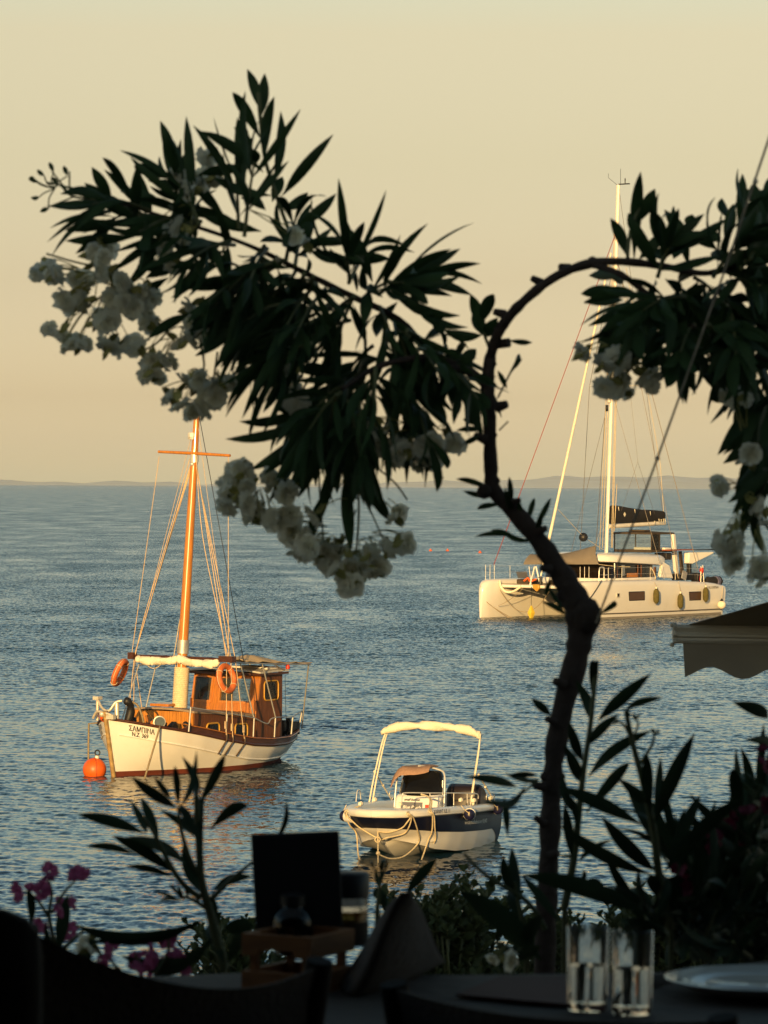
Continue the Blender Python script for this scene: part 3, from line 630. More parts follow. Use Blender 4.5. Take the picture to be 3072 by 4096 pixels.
# steering console, windscreen, hoop
cons = MB()
cons.prism([(.34, -.37, .3), (.34, -.37, .80), (.25, -.36, .955), (-.15, -.36, .98), (-.25, -.37, .3)], (0, .80, 0)).build('console', M['gelcoat'], MO, bevel=.05)
rows = []
for z, hw, x in ((.94, .385, .27), (1.05, .385, .22), (1.2, .375, .15), (1.32, .345, .09), (1.37, .30, .07)):
    rows.append([Vector((x - .18 * abs(k) ** 3, .03 + k * hw, z - .02 * (abs(k) ** 4))) for k in (-1, -.8, -.5, 0, .5, .8, 1)])
MB().slab(rows, (-.008, 0, 0)).build('windscreen', M['smoked'], MO, ang=70)
MB().prism([(.355, -.24, .66), (.355, .15, .66), (.332, .15, .835), (.332, -.24, .835)], (.004, 0, 0)).build('sign_panel', M['slate'], MO, smooth=False)
MB().prism([(.354, .20, .735), (.354, .29, .735), (.345, .29, .80), (.345, .20, .80)], (.006, 0, 0)).build('red_sticker', M['red'], MO, smooth=False)
rows = []                                            # towel thrown over the windscreen and hoop
rg = random.Random(2)
for i in range(9):
    t = i / 8; row = []
    for j in range(9):
        s_ = j / 8; y = lerp(-.47, .22, s_) ; drop = .02 + .10 * math.sin(s_ * 2.6 + .6) * (t - .3)
        x = lerp(.22, -.35, t); z = 1.405 - .10 * max(0, (.2 - t) / .2) * (1.6 - s_) - .20 * max(0, (.22 - s_) / .22) ** 1.3 + .015 * math.sin(7 * s_ + 3 * t) + rg.uniform(-.006, .006)
        row.append(Vector((x, y, z)))
    rows.append(row)
MB().slab(rows, (0, 0, .025)).build('towel', M['towel'], MO, ang=80)
hp = MB()
hp.tube(catmull([(.12, -.43, .72), (.05, -.42, 1.1), (-.02, -.40, 1.33), (-.04, -.3, 1.40)], 5), .017, 7)
hp.tube(catmull([(.12, .47, .72), (.06, .46, 1.05), (0, .44, 1.28), (-.03, .36, 1.37), (-.04, .08, 1.425), (-.04, -.05, 1.43)], 6), .017, 7)
hp.tube([(.02, .41, .95), (0, .405, 1.2)], .012, 6)
hp.build('console_hoop', M['steel'], MO)
MB().prism([(-1.25, .22, .45), (-.75, .22, .45), (-.80, .22, 1.0), (-.95, .22, 1.07), (-1.1, .22, 1.03), (-1.45, .22, .75), (-1.55, .22, .5)], (0, .62, 0)).build('seat', mat('seat_vinyl', (.018, .012, .016), .4), MO, bevel=.06)
MB().prism([(-1.1, -.6, .30), (-.6, -.6, .30), (-.6, -.6, .62), (-1.1, -.6, .62)], (0, .7, 0)).build('seat_base', M['gelcoat'], MO, bevel=.04)
# outboard engine
ob = MB(); ob.box((-2.12, .0, .62), (.34, .36, .42), top=(.8, .75)).build('engine_cowl', M['black'], MO, bevel=.07)
MB().box((-2.10, 0, .15), (.16, .12, .7)).build('engine_leg', M['black'], MO, bevel=.02)
MB().box((-2.02, .62, .38), (.16, .10, .34), rot=Matrix.Rotation(.25, 3, 'Y')).build('stern_bracket', M['black'], MO, bevel=.02)
# hoop of the sunshade and rolled canvas
bm_ = MB(); 
for dx, y0 in ((0, 0), (.09, .03)):
    bm_.tube(catmull([(-.3 - dx, -1.03 + y0, .72), (-.40 - dx * .8, -.97 + y0, 1.2), (-.55 - dx * .6, -.85 + y0 * .6, 1.86), (-.6 - dx * .3, -.74, 2.0), (-.6, -.5, 2.05)], 5), .0155, 7)
    bm_.tube(catmull([(-.3 - dx, .82 - y0, .77), (-.40 - dx * .8, .86 - y0, 1.2), (-.55 - dx * .6, .905 - y0 * .6, 1.84), (-.6 - dx * .3, .85, 1.98), (-.6, .7, 2.04)], 5), .0155, 7)
bm_.tube([(-.42, -.97, 1.28), (-1.5, -1.0, .70)], .015, 6); bm_.tube([(-.42, .93, 1.28), (-1.5, .86, .80)], .015, 6)
for p in ((-.42, -.97, 1.28), (-.42, .93, 1.28), (-.95, -.985, 1.0), (-.95, .895, 1.03), (-.3, -1.03, .74), (-.3, .87, .79), (-1.5, -1.0, .72), (-1.5, .86, .81)): bm_.ball(p, .026, 8)
bm_.build('sunshade_frame', M['canvas'], MO)
pts = catmull([(-.58, -.90, 1.955), (-.6, -.72, 2.035), (-.6, -.3, 2.09), (-.6, .15, 2.09), (-.6, .55, 2.06), (-.6, .80, 1.99), (-.58, .92, 1.93)], 6)
mb = MB(); rows = []; m = 12
for i, p in enumerate(pts):
    e = interp(i / (len(pts) - 1), [0, .08, .2, .5, .85, .95, 1], [.55, .9, 1, .95, 1.05, .85, .6]); row = []
    for j in range(m):
        a = 2 * math.pi * j / m; tw = a + i * .33
        w = 1 + .17 * math.sin(2 * tw) + .10 * math.sin(3 * tw + 1) + .05 * math.sin(i * 1.9) - (.20 if i % 9 == 4 else 0)
        row.append(p + Vector((math.cos(a) * .075, .012 * math.sin(i * 2.1), math.sin(a) * .078)) * w * e)
    rows.append(row)
mb.grid(rows, close=True); k = len(mb.v); mb.f += [tuple(range(m)), tuple(range(k - m, k))]
mb.build('rolled_sunshade', M['canvas'], MO, ang=60)
# deck rails
rl = MB()
rl.tube(catmull([(1.55, .16, .90), (1.50, .16, 1.05), (1.45, .20, 1.09), (1.1, .52, 1.07), (.5, .76, 1.03), (-.1, .86, .98), (-.45, .90, .94), (-.5, .90, .86)], 6), .010, 7)
for x, y, z in ((1.1, .52, 1.07), (.5, .76, 1.03), (.0, .85, .99)): rl.tube([(x, y, z), (x, y, .82)], .009, 6)
rl.tube(catmull([(1.35, -.72, .90), (1.30, -.72, 1.06), (1.22, -.72, 1.10), (.9, -.80, 1.04), (.85, -.80, .90)], 5), .010, 7)
rl.tube(catmull([(-.9, -.84, .80), (-.95, -.84, .90), (-1.6, -.80, .86), (-1.65, -.80, .76)], 5), .010, 7); rl.tube(catmull([(-1.2, .84, .78), (-1.25, .84, .88), (-1.8, .80, .84), (-1.85, .80, .70)], 5), .010, 7)
rl.build('deck_rail', M['steel'], MO)
cl = MB()
for p in ((1.35, -.38, .95), (2.05, .30, .95), (-.25, .90, .85), (-1.35, .88, .80), (.3, .83, .9), (2.2, -.35, .95)): cl.box(p, (.12, .05, .05)).ball(p, .04, 8)
cl.build('cleat', M['canvas'], MO)
# ropes round the bow
rr_ = MB(); r_ = .0135
def hang(pts, k=6): rr_.tube(catmull(pts, k), r_, 6)
def hp(u, t, off=.03, side=1): return mo_pt(u, t, side, off)
pc = Vector((1.66, .47, .90)); ru, rv = .055, .155
hang([pc, hp(ru, 1.16, .02), hp(ru, 1.0, .06), hp(.045, .80, .05), hp(.03, .55, .05), hp(.012, .35, .05), (2.37, .02, .505)])
hang([pc, hp(ru, 1.17, .02), hp(ru + .003, 1.0, .065), hp(.045, .60, .06), hp(.03, .30, .07), (2.30, .14, .40), (2.24, .0, .37), hp(.02, .45, .05, -1), hp(.035, .75, .06, -1), hp(.05, 1.0, .07, -1), hp(.06, 1.15, .02, -1)])
hang([pc, hp(ru + .004, 1.17, .02), hp(ru + .008, 1.0, .07), hp(.075, .45, .05), hp(.085, .05, .05), (1.98, .36, .08), (2.15, .16, .04), (2.33, .02, .12)])
hang([(2.35, .0, .51), (2.34, .0, .36), (2.33, .0, .14), (2.33, .0, -.12)])
hang([(2.0, -.40, .90), hp(.07, 1.16, .03, -1), hp(.068, 1.0, .07, -1), hp(.06, .6, .08, -1), hp(.05, .25, .10, -1), (2.10, -.42, .05), (2.0, -.36, -.12)])
hang([(1.35, .44, 1.06), (1.42, .64, 1.0), hp(rv, 1.16, .03), hp(rv, 1.0, .07), hp(rv, .6, .05), hp(rv + .005, .30, .04), hp(rv + .008, .12, .035)])
hang([(1.35, .44, 1.07), (1.44, .62, 1.01), hp(rv - .01, 1.17, .03), hp(rv - .01, 1.0, .075), hp(rv - .02, .5, .06), hp(rv - .035, .15, .06), (1.72, .58, .02), (1.78, .54, -.08)])
rr_.ball((2.33, .0, .14), .04, 8).torus((2.36, .0, .37), (1, .2, 0), .045, .012, 12, 6)
rr_.build('mooring_rope', M['rope'], MO)
# lettering
def mo_text(s0, t0, sx, off=.012, sh=.0):
    arc = [0.0]
    for i in range(1, 201): arc.append(arc[-1] + (mo_pt(i / 200, t0) - mo_pt((i - 1) / 200, t0)).length)
    def fn(x, y, w):
        u = float(np.interp(s0 + x * sx, arc, [i / 200 for i in range(201)])); bs, bc, zs, zc, zk = mo_sec(u)
        return mo_pt(u, t0 + (y) / (zs - zc), 1, off)
    return fn
def mo_rim(s0, z0, sx):
    arc = [0.0]
    for i in range(1, 201): arc.append(arc[-1] + (mo_pt(i / 200, 1) - mo_pt((i - 1) / 200, 1)).length)
    def fn(x, y, w):
        u = float(np.interp(s0 + x * sx, arc, [i / 200 for i in range(201)])); bs, bc, zs, zc, zk = mo_sec(u)
        return Vector((mo_x(u, zs), bs + .047, zs + z0 + y))
    return fn
letters('web_lettering', 'www.zakynthosblueboats.com (+30) 6972', mat('pale_ink', (.75, .75, .70), .6), MO, mo_text(2.45, .70, .78), .095)
letters('name_lettering', 'ΧΑΡΛΙΝΤ Λ.Β. 11', M['navy_ink'], MO, mo_rim(1.22, .035, .9), .085)
letters('sign_lettering', 'Blue Pearls', mat('white_ink', (.75, .74, .70), .6), MO, lambda x, y, w: Vector((.355 - y * .13, -.205 + x, .725 + y)), .075, italic=.3)
letters('rental_lettering', 'small but ten', M['black_ink'], MO, lambda x, y, w: Vector((.327 - y * .5, -.19 + x, .860 + y)), .055, italic=.3)
def fender(p, ang, label, body='gelcoat'):
    t = empty('fender', mbw(p), -(math.pi / 2 + R(18)) + ang, label, 'fender', 'fenders on the motorboat')
    prof = [(.0, -.30)] + [(.105 * math.sin(a) , -.20 - .10 * math.cos(a)) for a in (.5, 1.0, 1.45)] + [(.108, -.05), (.105, .03)]
    MB().lathe(prof, (0, 0, 0), (1, 0, 0), 16).build('body', M['gelcoat'], t)
    MB().ball((.09, 0, 0), .098, 16).build('cap', M['navy_rubber'], t); MB().torus((.17, 0, .02), (0, 1, 0), .03, .012, 10, 5).tube(sag((.18, 0, .03), (.22, -.14, .17), .01, 5), .008, 5).build('lanyard', M['rope'], t)
fender((.42, 1.02, .67), .25, 'white fender with navy end lying against the port side nearest the rolled rope')
fender((-1.38, 1.0, .62), .25, 'small navy-ended fender hanging at the stern corner of the motorboat')
fender((2.10, -.60, .72), -2.1, 'navy fender hanging from the front left corner of the motorboat')
# ------------------------------------------------------------------ the sailing catamaran
CAO = (10.468, 179.77, 0); CPH = 37
CA = boat_frame('sailing_catamaran', CAO, CPH, 'white sailing catamaran with black sail bag on its boom, anchored on the right', 'boat')
def caw(p): return Vector(CAO) + Matrix.Rotation(-(math.pi / 2 + R(CPH)), 3, 'Z') @ Vector(p)
_cu = [0, .012, .03, .07, .15, .3, .5, .75, 1]
def ca_row(u, side, out):                           # one hull station as an outline going round from inside deck to outside deck
    bd = interp(u, _cu, [.10, .20, .28, .38, .48, .57, .60, .60, .56]); bw = interp(u, _cu, [.05, .09, .14, .20, .28, .38, .45, .46, .40])
    zd = interp(u, [0, .012, .03, .06, .5, .86, .93, 1], [1.45, 1.66, 1.76, 1.82, 1.80, 1.62, 1.55, 1.42])
    x = lerp(6.12, -6.35, u); pts = []
    for z, k in ((-.5, .25), (-.15, .85), (.1, 1.0), (.35, 1.06), (.8, 1.12)):
        pts.append((z, bw * k if z < .3 else lerp(bw * k, bd, min(1, (z - .2) / .8))))
    pts += [(zd - .22, bd), (zd - .07, bd - .03), (zd, bd - .12)]
    r = [Vector((x + (.0 if u > .02 else -.03 * max(0, z - 1.2)), side * 2.7 + y * s_, z)) for s_, seq in ((-1, reversed(pts)), (1, pts)) for z, y in seq]
    return r
CU = [0, .006, .012, .02, .03, .045, .07, .1, .15, .2, .3, .4, .5, .6, .7, .8, .86, .9, .93, .96, 1]
for sd in (1, -1):
    mb = MB(); rows = [ca_row(u, sd, 1) for u in CU]; mb.grid(rows); n = len(rows[0]); k = len(mb.v)
    mb.f += [tuple(range(n)), tuple(range(k - n, k))]
    mb.f += [((i) * n, (i + 1) * n, (i + 1) * n + n - 1, i * n + n - 1) for i in range(len(rows) - 1)]
    mb.build('hull', M['gelcoat'], CA, ang=50)
def ca_out(x, z, off=.0):                            # outer side of the port hull
    u = (6.12 - x) / 12.47; bd = interp(u, _cu, [.10, .20, .28, .38, .48, .57, .60, .60, .56]); bw = interp(u, _cu, [.05, .09, .14, .20, .28, .38, .45, .46, .40])
    y = lerp(bw * 1.03, bd, min(1, max(0, (z - .2) / .8))) if z > .2 else bw
    return Vector((x, 2.7 + y + off, z))
mb = MB()
mb.grid([[ca_out(lerp(4.9, -6.2, i / 20), z, .035) for i in range(21)] for z in (.24, .30)])
mb.build('waterline_stripe', mat('stripe_grey', (.12, .11, .11), .4), CA)
for sd in (1, -1):
    mb = MB(); rows = []
    for z in (-.1, .11):
        rows.append([Vector((p.x, sd * (p.y if sd > 0 else p.y), p.z)) for p in [ca_out(lerp(6.05, -6.2, i / 20), z, .005) for i in range(21)]])
    mb.grid(rows).build('boot_band', mat('antifoul_grey', (.24, .22, .19), .6, dirt=(.12, .1, .07)), CA)
mb = MB(); mb.prism([(.9, -2.4, 1.58), (1.0, -2.4, 1.35), (.3, -2.4, .85), (-5.6, -2.4, .75), (-5.7, -2.4, 1.1), (-4.6, -2.4, 1.15), (-4.5, -2.4, 1.62)], (0, 4.8, 0))
mb.build('bridge_deck', M['gelcoat'], CA, bevel=.05)
rows = [[Vector((x, y, 1.60 + .02 * math.sin(x * 3))) for y in (-2.45, -1.2, 0, 1.2, 2.45)] for x in (.85, 2.2, 3.6, 4.95)]
MB().slab(rows, (0, 0, -.02)).build('trampoline', mat('net', (.30, .25, .18), .9), CA)
MB().tube([(5.0, -2.6, 1.50), (5.0, 2.6, 1.50)], .085, 10).build('crossbeam', M['gelcoat'], CA)
# cabin: dark wrap-round window band, white roof over it
def plan(hx0, hx1, hw, n=40, p=3.2):
    cx, hl = (hx0 + hx1) / 2, (hx0 - hx1) / 2; out = []
    for i in range(n):
        a = 2 * math.pi * i / n; c, s_ = math.cos(a), math.sin(a)
        out.append((cx + hl * math.copysign(abs(c) ** (2 / p), c), hw * math.copysign(abs(s_) ** (2 / p), s_)))
    return out
mb = MB(); lo, hi = plan(2.45, -2.5, 2.08, p=4.5), plan(2.1, -2.35, 2.0, p=4.5)
mb.grid([[Vector((x, y, 1.88)) for x, y in lo], [Vector((x, y, 2.62)) for x, y in hi]], close=True)
mb.build('saloon_window', mat('saloon_glass', (.010, .007, .005), .05, var=.3), CA)
mb = MB(); mb.grid([[Vector((x, y, z)) for x, y in plan(2.6 + d, -2.6, 2.16 + d * .3, p=4.5)] for z, d in ((1.55, .05), (1.80, .05), (1.89, 0), (1.90, -.12))], close=True)
mb.build('cabin_coaming', M['gelcoat'], CA, ang=50)
mb = MB()                                            # things seen behind the glass: lit curtains and a table
for x, w_, z0, z1 in ((-.25, .10, 1.92, 2.5), (-.55, .12, 1.92, 2.5), (-1.75, .22, 1.95, 2.4), (1.55, .06, 1.92, 2.6)): mb.box((x, 2.075, (z0 + z1) / 2), (w_, .02, z1 - z0))
mb.build('curtain', mat('curtain_cloth', (.16, .065, .03), .8, var=.3, vscale=6, stretch=(8, 1, 1)), CA)
mb = MB(); mb.box((.25, 2.075, 2.02), (.9, .02, .2)); mb.build('saloon_table', M['varnish'], CA, smooth=False)
mb = MB(); mb.box((1.05, 2.08, 2.25), (.28, .012, .52)); mb.build('sticker_panel', mat('panel_blue', (.20, .22, .24), .4, var=.4, vscale=4), CA, smooth=False)
mb = MB(); [mb.prism([(-2.15, s_ * 2.12, 1.88), (-3.35, s_ * 2.12, 1.80), (-3.0, s_ * 2.12, 2.45), (-2.45, s_ * 2.12, 2.62)], (0, -s_ * .18, 0)) for s_ in (1, -1)]
mb.build('cabin_pillar', M['gelcoat'], CA, bevel=.03)
MB().tube([(1.83, 2.11, 1.88), (1.83, 2.09, 2.62)], .035, 8).build('corner_post', M['steel'], CA)
mb = MB(); rows = []
for z, d in ((2.60, -.30), (2.58, -.03), (2.62, .05), (2.86, .06), (2.96, -.02), (3.02, -.15), (3.06, -.5), (3.09, -1.2)):
    row = []
    for x, y in plan(2.75 + d, -3.25 - d * .9, 2.18 + d, p=4.6):
        t = (x + 3.2) / 6.0; dz = lerp(-.16, .10, t) * (1.0 if z < 2.8 else .55)
        row.append(Vector((x, y, z + dz)))
    rows.append(row)
mb.grid(rows, close=True); n = 40; k = len(mb.v); mb.f += [tuple(range(n - 1, -1, -1)), tuple(range(k - n, k))]
mb.build('cabin_roof', M['gelcoat'], CA, ang=60)
# sun net over the front windows
rows = []
for i in range(9):
    t = i / 8; row = []
    a = Vector((3.0, -2.0, 3.0)).lerp(Vector((2.75, 1.60, 3.47)), t); b = Vector((3.5, -2.05, 2.5)).lerp(Vector((3.2, 2.1, 2.58)), t)
    a.z -= .22 * math.sin(math.pi * t) * (1 - .3 * t)
    for j in range(7):
        s_ = j / 6; p = a.lerp(b, s_); p += Vector((.22 * math.sin(math.pi * s_) * (.5 + .5 * math.sin(math.pi * t)), 0, 0)); row.append(p)
    rows.append(row)
MB().slab(rows, (-.01, 0, 0)).build('sun_net', M['taupe_net'], CA, ang=80)
MB().tube(sag((3.2, 2.1, 2.58), (1.85, 3.0, 2.46), .03, 5), .012, 5).tube([(2.75, 1.6, 3.47), (-.4, .1, 5.0)], .008, 5).build('net_line', M['rope'], CA)
# flybridge shelter with clear panels
fx0, fx1, fw, fz0, fz1 = -2.96, -4.85, 1.08, 3.12, 3.98
mb = MB()
for x in (fx0, fx1):
    for s_ in (1, -1): mb.box((x, s_ * fw, (fz0 + fz1) / 2), (.045, .045, fz1 - fz0))
mb.box(((fx0 + fx1) / 2, fw, fz0), (fx0 - fx1, .06, .12)); mb.box((fx0, 0, fz0), (.06, 2 * fw, .14)); mb.box(((fx0 + fx1) / 2, -fw, fz0), (fx0 - fx1, .06, .12)); mb.box((fx0 - .75, fw, (fz0 + fz1) / 2), (.05, .04, fz1 - fz0))
mb.build('shelter_frame', M['brown_canvas'], CA, smooth=False)
rows = [[Vector((lerp(fx0 + .1, fx1 - .1, i / 8), lerp(-fw - .06, fw + .06, j / 8), fz1 + .05 + .07 * math.sin(math.pi * i / 8) * math.sin(math.pi * j / 8))) for j in range(9)] for i in range(9)]
MB().slab(rows, (0, 0, -.09)).box((-3.4, .1, 4.12), (.5, .9, .07)).build('shelter_roof', M['brown_canvas'], CA)
MB().box((fx0, 0, 3.55), (.01, 2 * fw - .08, .78)).build('front_panel', M['vinyl'], CA, smooth=False)
MB().box((fx0 - .38, fw, 3.55), (.68, .01, .78)).build('side_panel', M['vinyl'], CA, smooth=False)
MB().prism([(-4.4, -.9, 3.1), (-4.4, .95, 3.1), (-4.4, .95, 3.28), (-4.4, -.9, 3.28)], (-.6, 0, 0)).build('helm_seat', M['gelcoat'], CA, bevel=.03)
MB().box((-4.55, .75, 2.85), (.5, .7, .34)).build('winch_box', M['black'], CA, bevel=.03)
MB().prism([(-4.72, 1.05, 3.95), (-4.95, 1.05, 3.95), (-5.35, 1.05, 1.75), (-5.05, 1.05, 1.75)], (0, .16, 0)).build('aft_strut', M['gelcoat'], CA, bevel=.03)
MB().prism([(-5.15, 1.24, 3.1), (-5.35, 1.24, 3.1), (-5.65, 1.24, 1.7), (-5.38, 1.24, 1.7)], (0, .10, 0)).build('aft_ladder', M['brown_canvas'], CA, bevel=.02)
MB().prism([(-5.2, 1.55, 3.02), (-5.2, 1.55, 2.50), (-5.5, 1.55, 2.45), (-6.9, 1.9, 2.95), (-7.0, 1.9, 3.05)], (0, .3, .02)).build('davit', M['gelcoat'], CA, bevel=.04)
MB().box((-4.6, 1.6, 3.18), (2.2, .5, .05)).build('solar_frame', mat('teak_red', (.30, .07, .02), .6), CA, smooth=False)
MB().box((-6.5, 1.9, 3.17), (1.9, .35, .05)).build('solar_panel', M['black'], CA, smooth=False)
MB().box((-5.9, 1.5, 2.1), (.02, .8, .8)).build('aft_curtain', M['vinyl'], CA, smooth=False)
cg = MB(); cg.box((-4.6, 1.9, 1.86), (1.2, .6, .34)).box((-5.4, 2.2, 1.8), (.5, .4, .5)).box((-5.6, 1.6, 2.15), (.2, .2, .7))
cg.build('cockpit_gear', M['black'], CA, bevel=.03)
MB().box((-3.55, 2.62, 1.96), (.42, .05, .42), rot=Matrix.Rotation(-.35, 3, 'Y')).build('hatch_lid', M['galv'], CA, bevel=.04)
# mast, boom, sail bag, furled headsail
mast = MB().tube([(-.6, 0, 3.05), (-1.45, 0, 21.0)], .068, 14, flat=1.4).build('mast', M['alu'], CA)
def mxz(z): return -.6 - (z - 3.05) * .0474
mb = MB()
for s_ in (1, -1): mb.tube([(mxz(11.2), 0, 11.16), (mxz(11.2) - .3, s_ * 1.5, 11.2)], .035, 6, flat=.5)
mb.build('spreader', M['alu'], mast)
mb = MB(); mb.tube([(-1.5, .1, 21.0), (-1.5, .1, 21.8)], .010, 5); mb.tube([(-1.4, -.02, 21.0), (-1.1, -.35, 21.35), (-1.1, -.35, 21.55)], .010, 5); mb.box((-1.6, .25, 21.05), (.12, .6, .05)); mb.lathe([(.02, 0), (.03, .25), (.0, .3)], (-1.6, .3, 21.05))
mb.build('masthead_instruments', M['black'], mast)
MB().box((mxz(15.5) + .18, -.1, 15.6), (.12, .16, .16)).box((mxz(16.6) + .18, .0, 16.7), (.14, .22, .10)).box((mxz(10.1) + .2, -.1, 10.1), (.10, .1, .3)).build('radar_reflector', M['black'], mast)
MB().lathe([(.02, 0), (.10, .05), (.10, .3), (.05, .42)], (mxz(10.5) + .18, 0, 10.35)).build('deck_light', M['gelcoat'], mast)
MB().tube([(-.8, 0, 4.33), (-5.85, 0, 4.48)], .085, 10, flat=1.25).build('boom', M['alu'], CA)
rows = []; m = 14                                   # zipped sail bag, high at the mast
for i in range(17):
    t = i / 16; x = lerp(-.95, -5.7, t); h = lerp(.92, .50, t ** .9) * (1 + .03 * math.sin(9 * t)); zb_ = lerp(4.45, 4.56, t); row = []
    for j in range(m):
        a = 2 * math.pi * j / m; zz = .5 - .5 * math.cos(a)
        row.append(Vector((x - .12 * zz * (i == 0), math.sin(a) * lerp(.20, .15, t) * (1 + .12 * math.sin(i * 1.7 + j)), zb_ + h * zz)))
    rows.append(row)
mb = MB().grid(rows, close=True); k = len(mb.v); mb.f += [tuple(range(m)), tuple(range(k - m, k))]
sb_ = mb.build('sail_bag', M['charcoal_canvas'], CA, ang=70)
mb = MB()
for x, z in ((-1.35, 5.2), (-2.8, 5.08), (-4.2, 4.97), (-5.0, 4.6), (-5.2, 4.58), (-5.4, 4.6), (-5.55, 4.6), (-4.6, 4.5)): mb.box((x, .215, z), (.035, .02, .20), rot=Matrix.Rotation(.3, 3, 'Y'))
mb.build('sail_tie', M['canvas'], sb_)
MB().prism([(-1.75, .225, 4.92), (-1.86, .225, 5.04), (-1.97, .225, 4.92), (-1.86, .225, 4.80)], (0, .01, 0)).build('bag_emblem', M['canvas'], sb_, smooth=False)
FT, FBm = Vector((-.85, 0, 17.65)), Vector((5.0, 0, 2.0))
def fs(t): return FBm.lerp(FT, t)
mb = MB(); jp = []; jr = []
for i in range(41):
    t = i / 40; jp.append(fs(t) + Vector((0, 0, -.09 * 4 * t * (1 - t)))); jr.append(lerp(.075, .045, t) * (1 + .06 * math.sin(i * 2.4)) if .04 < t < .96 else .04)
mb.tube(jp, jr, 10).build('furled_headsail', M['canvas'], CA)
MB().lathe([(.0, 0), (.11, 0), (.11, .12), (.06, .13), (.06, .3), (.11, .31), (.11, .34), (0, .34)], (5.02, 0, 1.62)).build('furler_drum', M['black'], CA)
rg_ = MB(); W_ = .013
for s_ in (1, -1):
    rg_.tube([(mxz(17.8), 0, 17.8), (mxz(11.2) - .3, s_ * 1.5, 11.2), (-2.6, s_ * 2.95, 1.8)], W_, 5)
    rg_.tube([(mxz(17.5), 0, 17.5), (-4.15, s_ * 3.05, 2.2)], W_ * 1.3, 5)
    rg_.tube([(mxz(11), 0, 11.0), (-1.3, s_ * 2.9, 1.8)], W_ * .8, 5)
rg_.tube([(-1.5, 0, 20.9), (-5.75, 0, 4.6)], W_ * .8, 5); rg_.tube([(-2.2, 0, 13), (-3.2, .1, 7.5), (-1.6, .2, 5.1)], W_ * .6, 5); rg_.tube([(-3.2, .1, 7.5), (-4.6, .2, 4.95)], W_ * .6, 5)
rg_.build('shrouds', mat('wire', (.16, .14, .12), .5, metal=.4), CA)
hl = MB()
for dy in (.13, .2): hl.tube([(mxz(11) - .15, dy, 11.0), (-.85, dy, 3.3)], .02, 5)
hl.tube([(mxz(19) + .14, -.05, 19), (-.45, -.12, 3.3)], .02, 5); hl.tube([(mxz(17) + .16, -.12, 17), (-.35, -.22, 3.2)], .018, 5); hl.tube([(-1.2, .2, 6.4), (-1.0, .2, 4.1)], .02, 5)
hl.build('halyard', M['rope'], mast)
MB().tube([(5.05, -2.7, 2.5), (mxz(18.6) + .1, 0, 18.6)], .018, 5).build('red_halyard', M['red_rope'], CA)
MB().tube([fs(.21), (1.40, 0, 3.85), (-.35, 0, 3.2)], .012, 5).build('signal_line', M['rope'], CA)
MB().tube([(-5.75, .0, 4.9), (-5.4, 0, 7.4), (-2.2, 0, 17)], .014, 5).build('topping_lift', M['rope'], CA)
# deck hardware
pl_ = MB()
for y0, y1 in ((-3.0, -2.4), (2.45, 3.1)):
    for x in (5.3, 5.15, 5.0): pl_.tube([(x, y0 + (5.3 - x), 1.8), (x, y0 + (5.3 - x), 2.5)], .013, 6)
for x, y in ((3.34, -2.95), (1.3, -2.95), (-1.2, -2.95)): pl_.tube([(x, y, 1.8), (x, y, 2.43)], .010, 6)
for x in (2.75, .28, -1.95): pl_.tube([(x, 3.12, 1.78), (x, 3.12, 2.42)], .012, 6)
for z in (2.12, 2.42):
    pl_.tube([(5.3, -3.0, z), (3.34, -2.95, z), (1.3, -2.95, z), (-1.2, -2.95, z), (-4.4, -2.95, z - .15)], .005, 5); pl_.tube([(4.6, 3.05, z), (2.75, 3.12, z), (.28, 3.12, z), (-1.95, 3.12, z - .05), (-4.4, 3.1, z - .15)], .005, 5)
pl_.build('guard_rail', M['steel'], CA)
gp = MB()
gp.tube(catmull([(4.72, 3.12, 1.82), (4.68, 3.12, 2.38), (4.58, 3.12, 2.47), (4.35, 3.12, 2.47), (4.28, 3.12, 2.40), (4.28, 3.12, 1.82)], 4), .026, 7); gp.tube([(3.9, 3.12, 1.82), (3.92, 3.12, 2.45)], .018, 6); gp.tube([(4.3, 3.12, 2.1), (3.9, 3.12, 2.12)], .018, 6)
gp.build('boarding_gate', M['steel'], CA)
af = MB(); af.tube([(5.0, -.62, 1.58), (5.0, -.36, 2.44), (5.0, -.28, 2.46), (5.0, -.03, 1.62)], .04, 7); af.tube([(5.0, -.55, 1.6), (4.9, -.75, 2.45)], .02, 6)
af.build('bow_frame', M['gelcoat'], CA)
bd_ = MB(); bd_.box((4.5, -1.1, 1.72), (.9, .7, .24)).box((3.9, .2, 1.7), (.7, .5, .2)); bd_.build('trampoline_bag', M['brown_canvas'], CA, bevel=.06)
MB().box((4.3, -1.55, 2.02), (.05, .62, .36), rot=Matrix.Rotation(.5, 3, 'Y')).build('deck_hatch_lid', M['slate'], CA, bevel=.03)
MB().tube(catmull([(5.05, -.95, 1.75), (4.9, -.8, 1.9), (5.0, -.6, 1.75), (4.8, -.4, 1.85)], 4), .05, 6).build('orange_rope_coil', M['orange'], CA)
mb = MB(); mb.prism([(5.06, -.35, 1.62), (5.06, .02, 1.62), (5.06, .05, 1.42), (5.06, -.1, 1.26), (5.06, -.3, 1.4)], (.16, 0, 0)); mb.build('anchor_bag', M['yellow_trim'], CA, bevel=.04)
MB().tube(catmull([(5.2, -2.25, 1.75), (5.2, -2.15, 1.45), (5.15, -1.9, 1.22), (5.12, -1.5, 1.25), (5.1, -1.05, 1.50)], 5), .06, 7).build('white_hose', M['canvas'], CA)
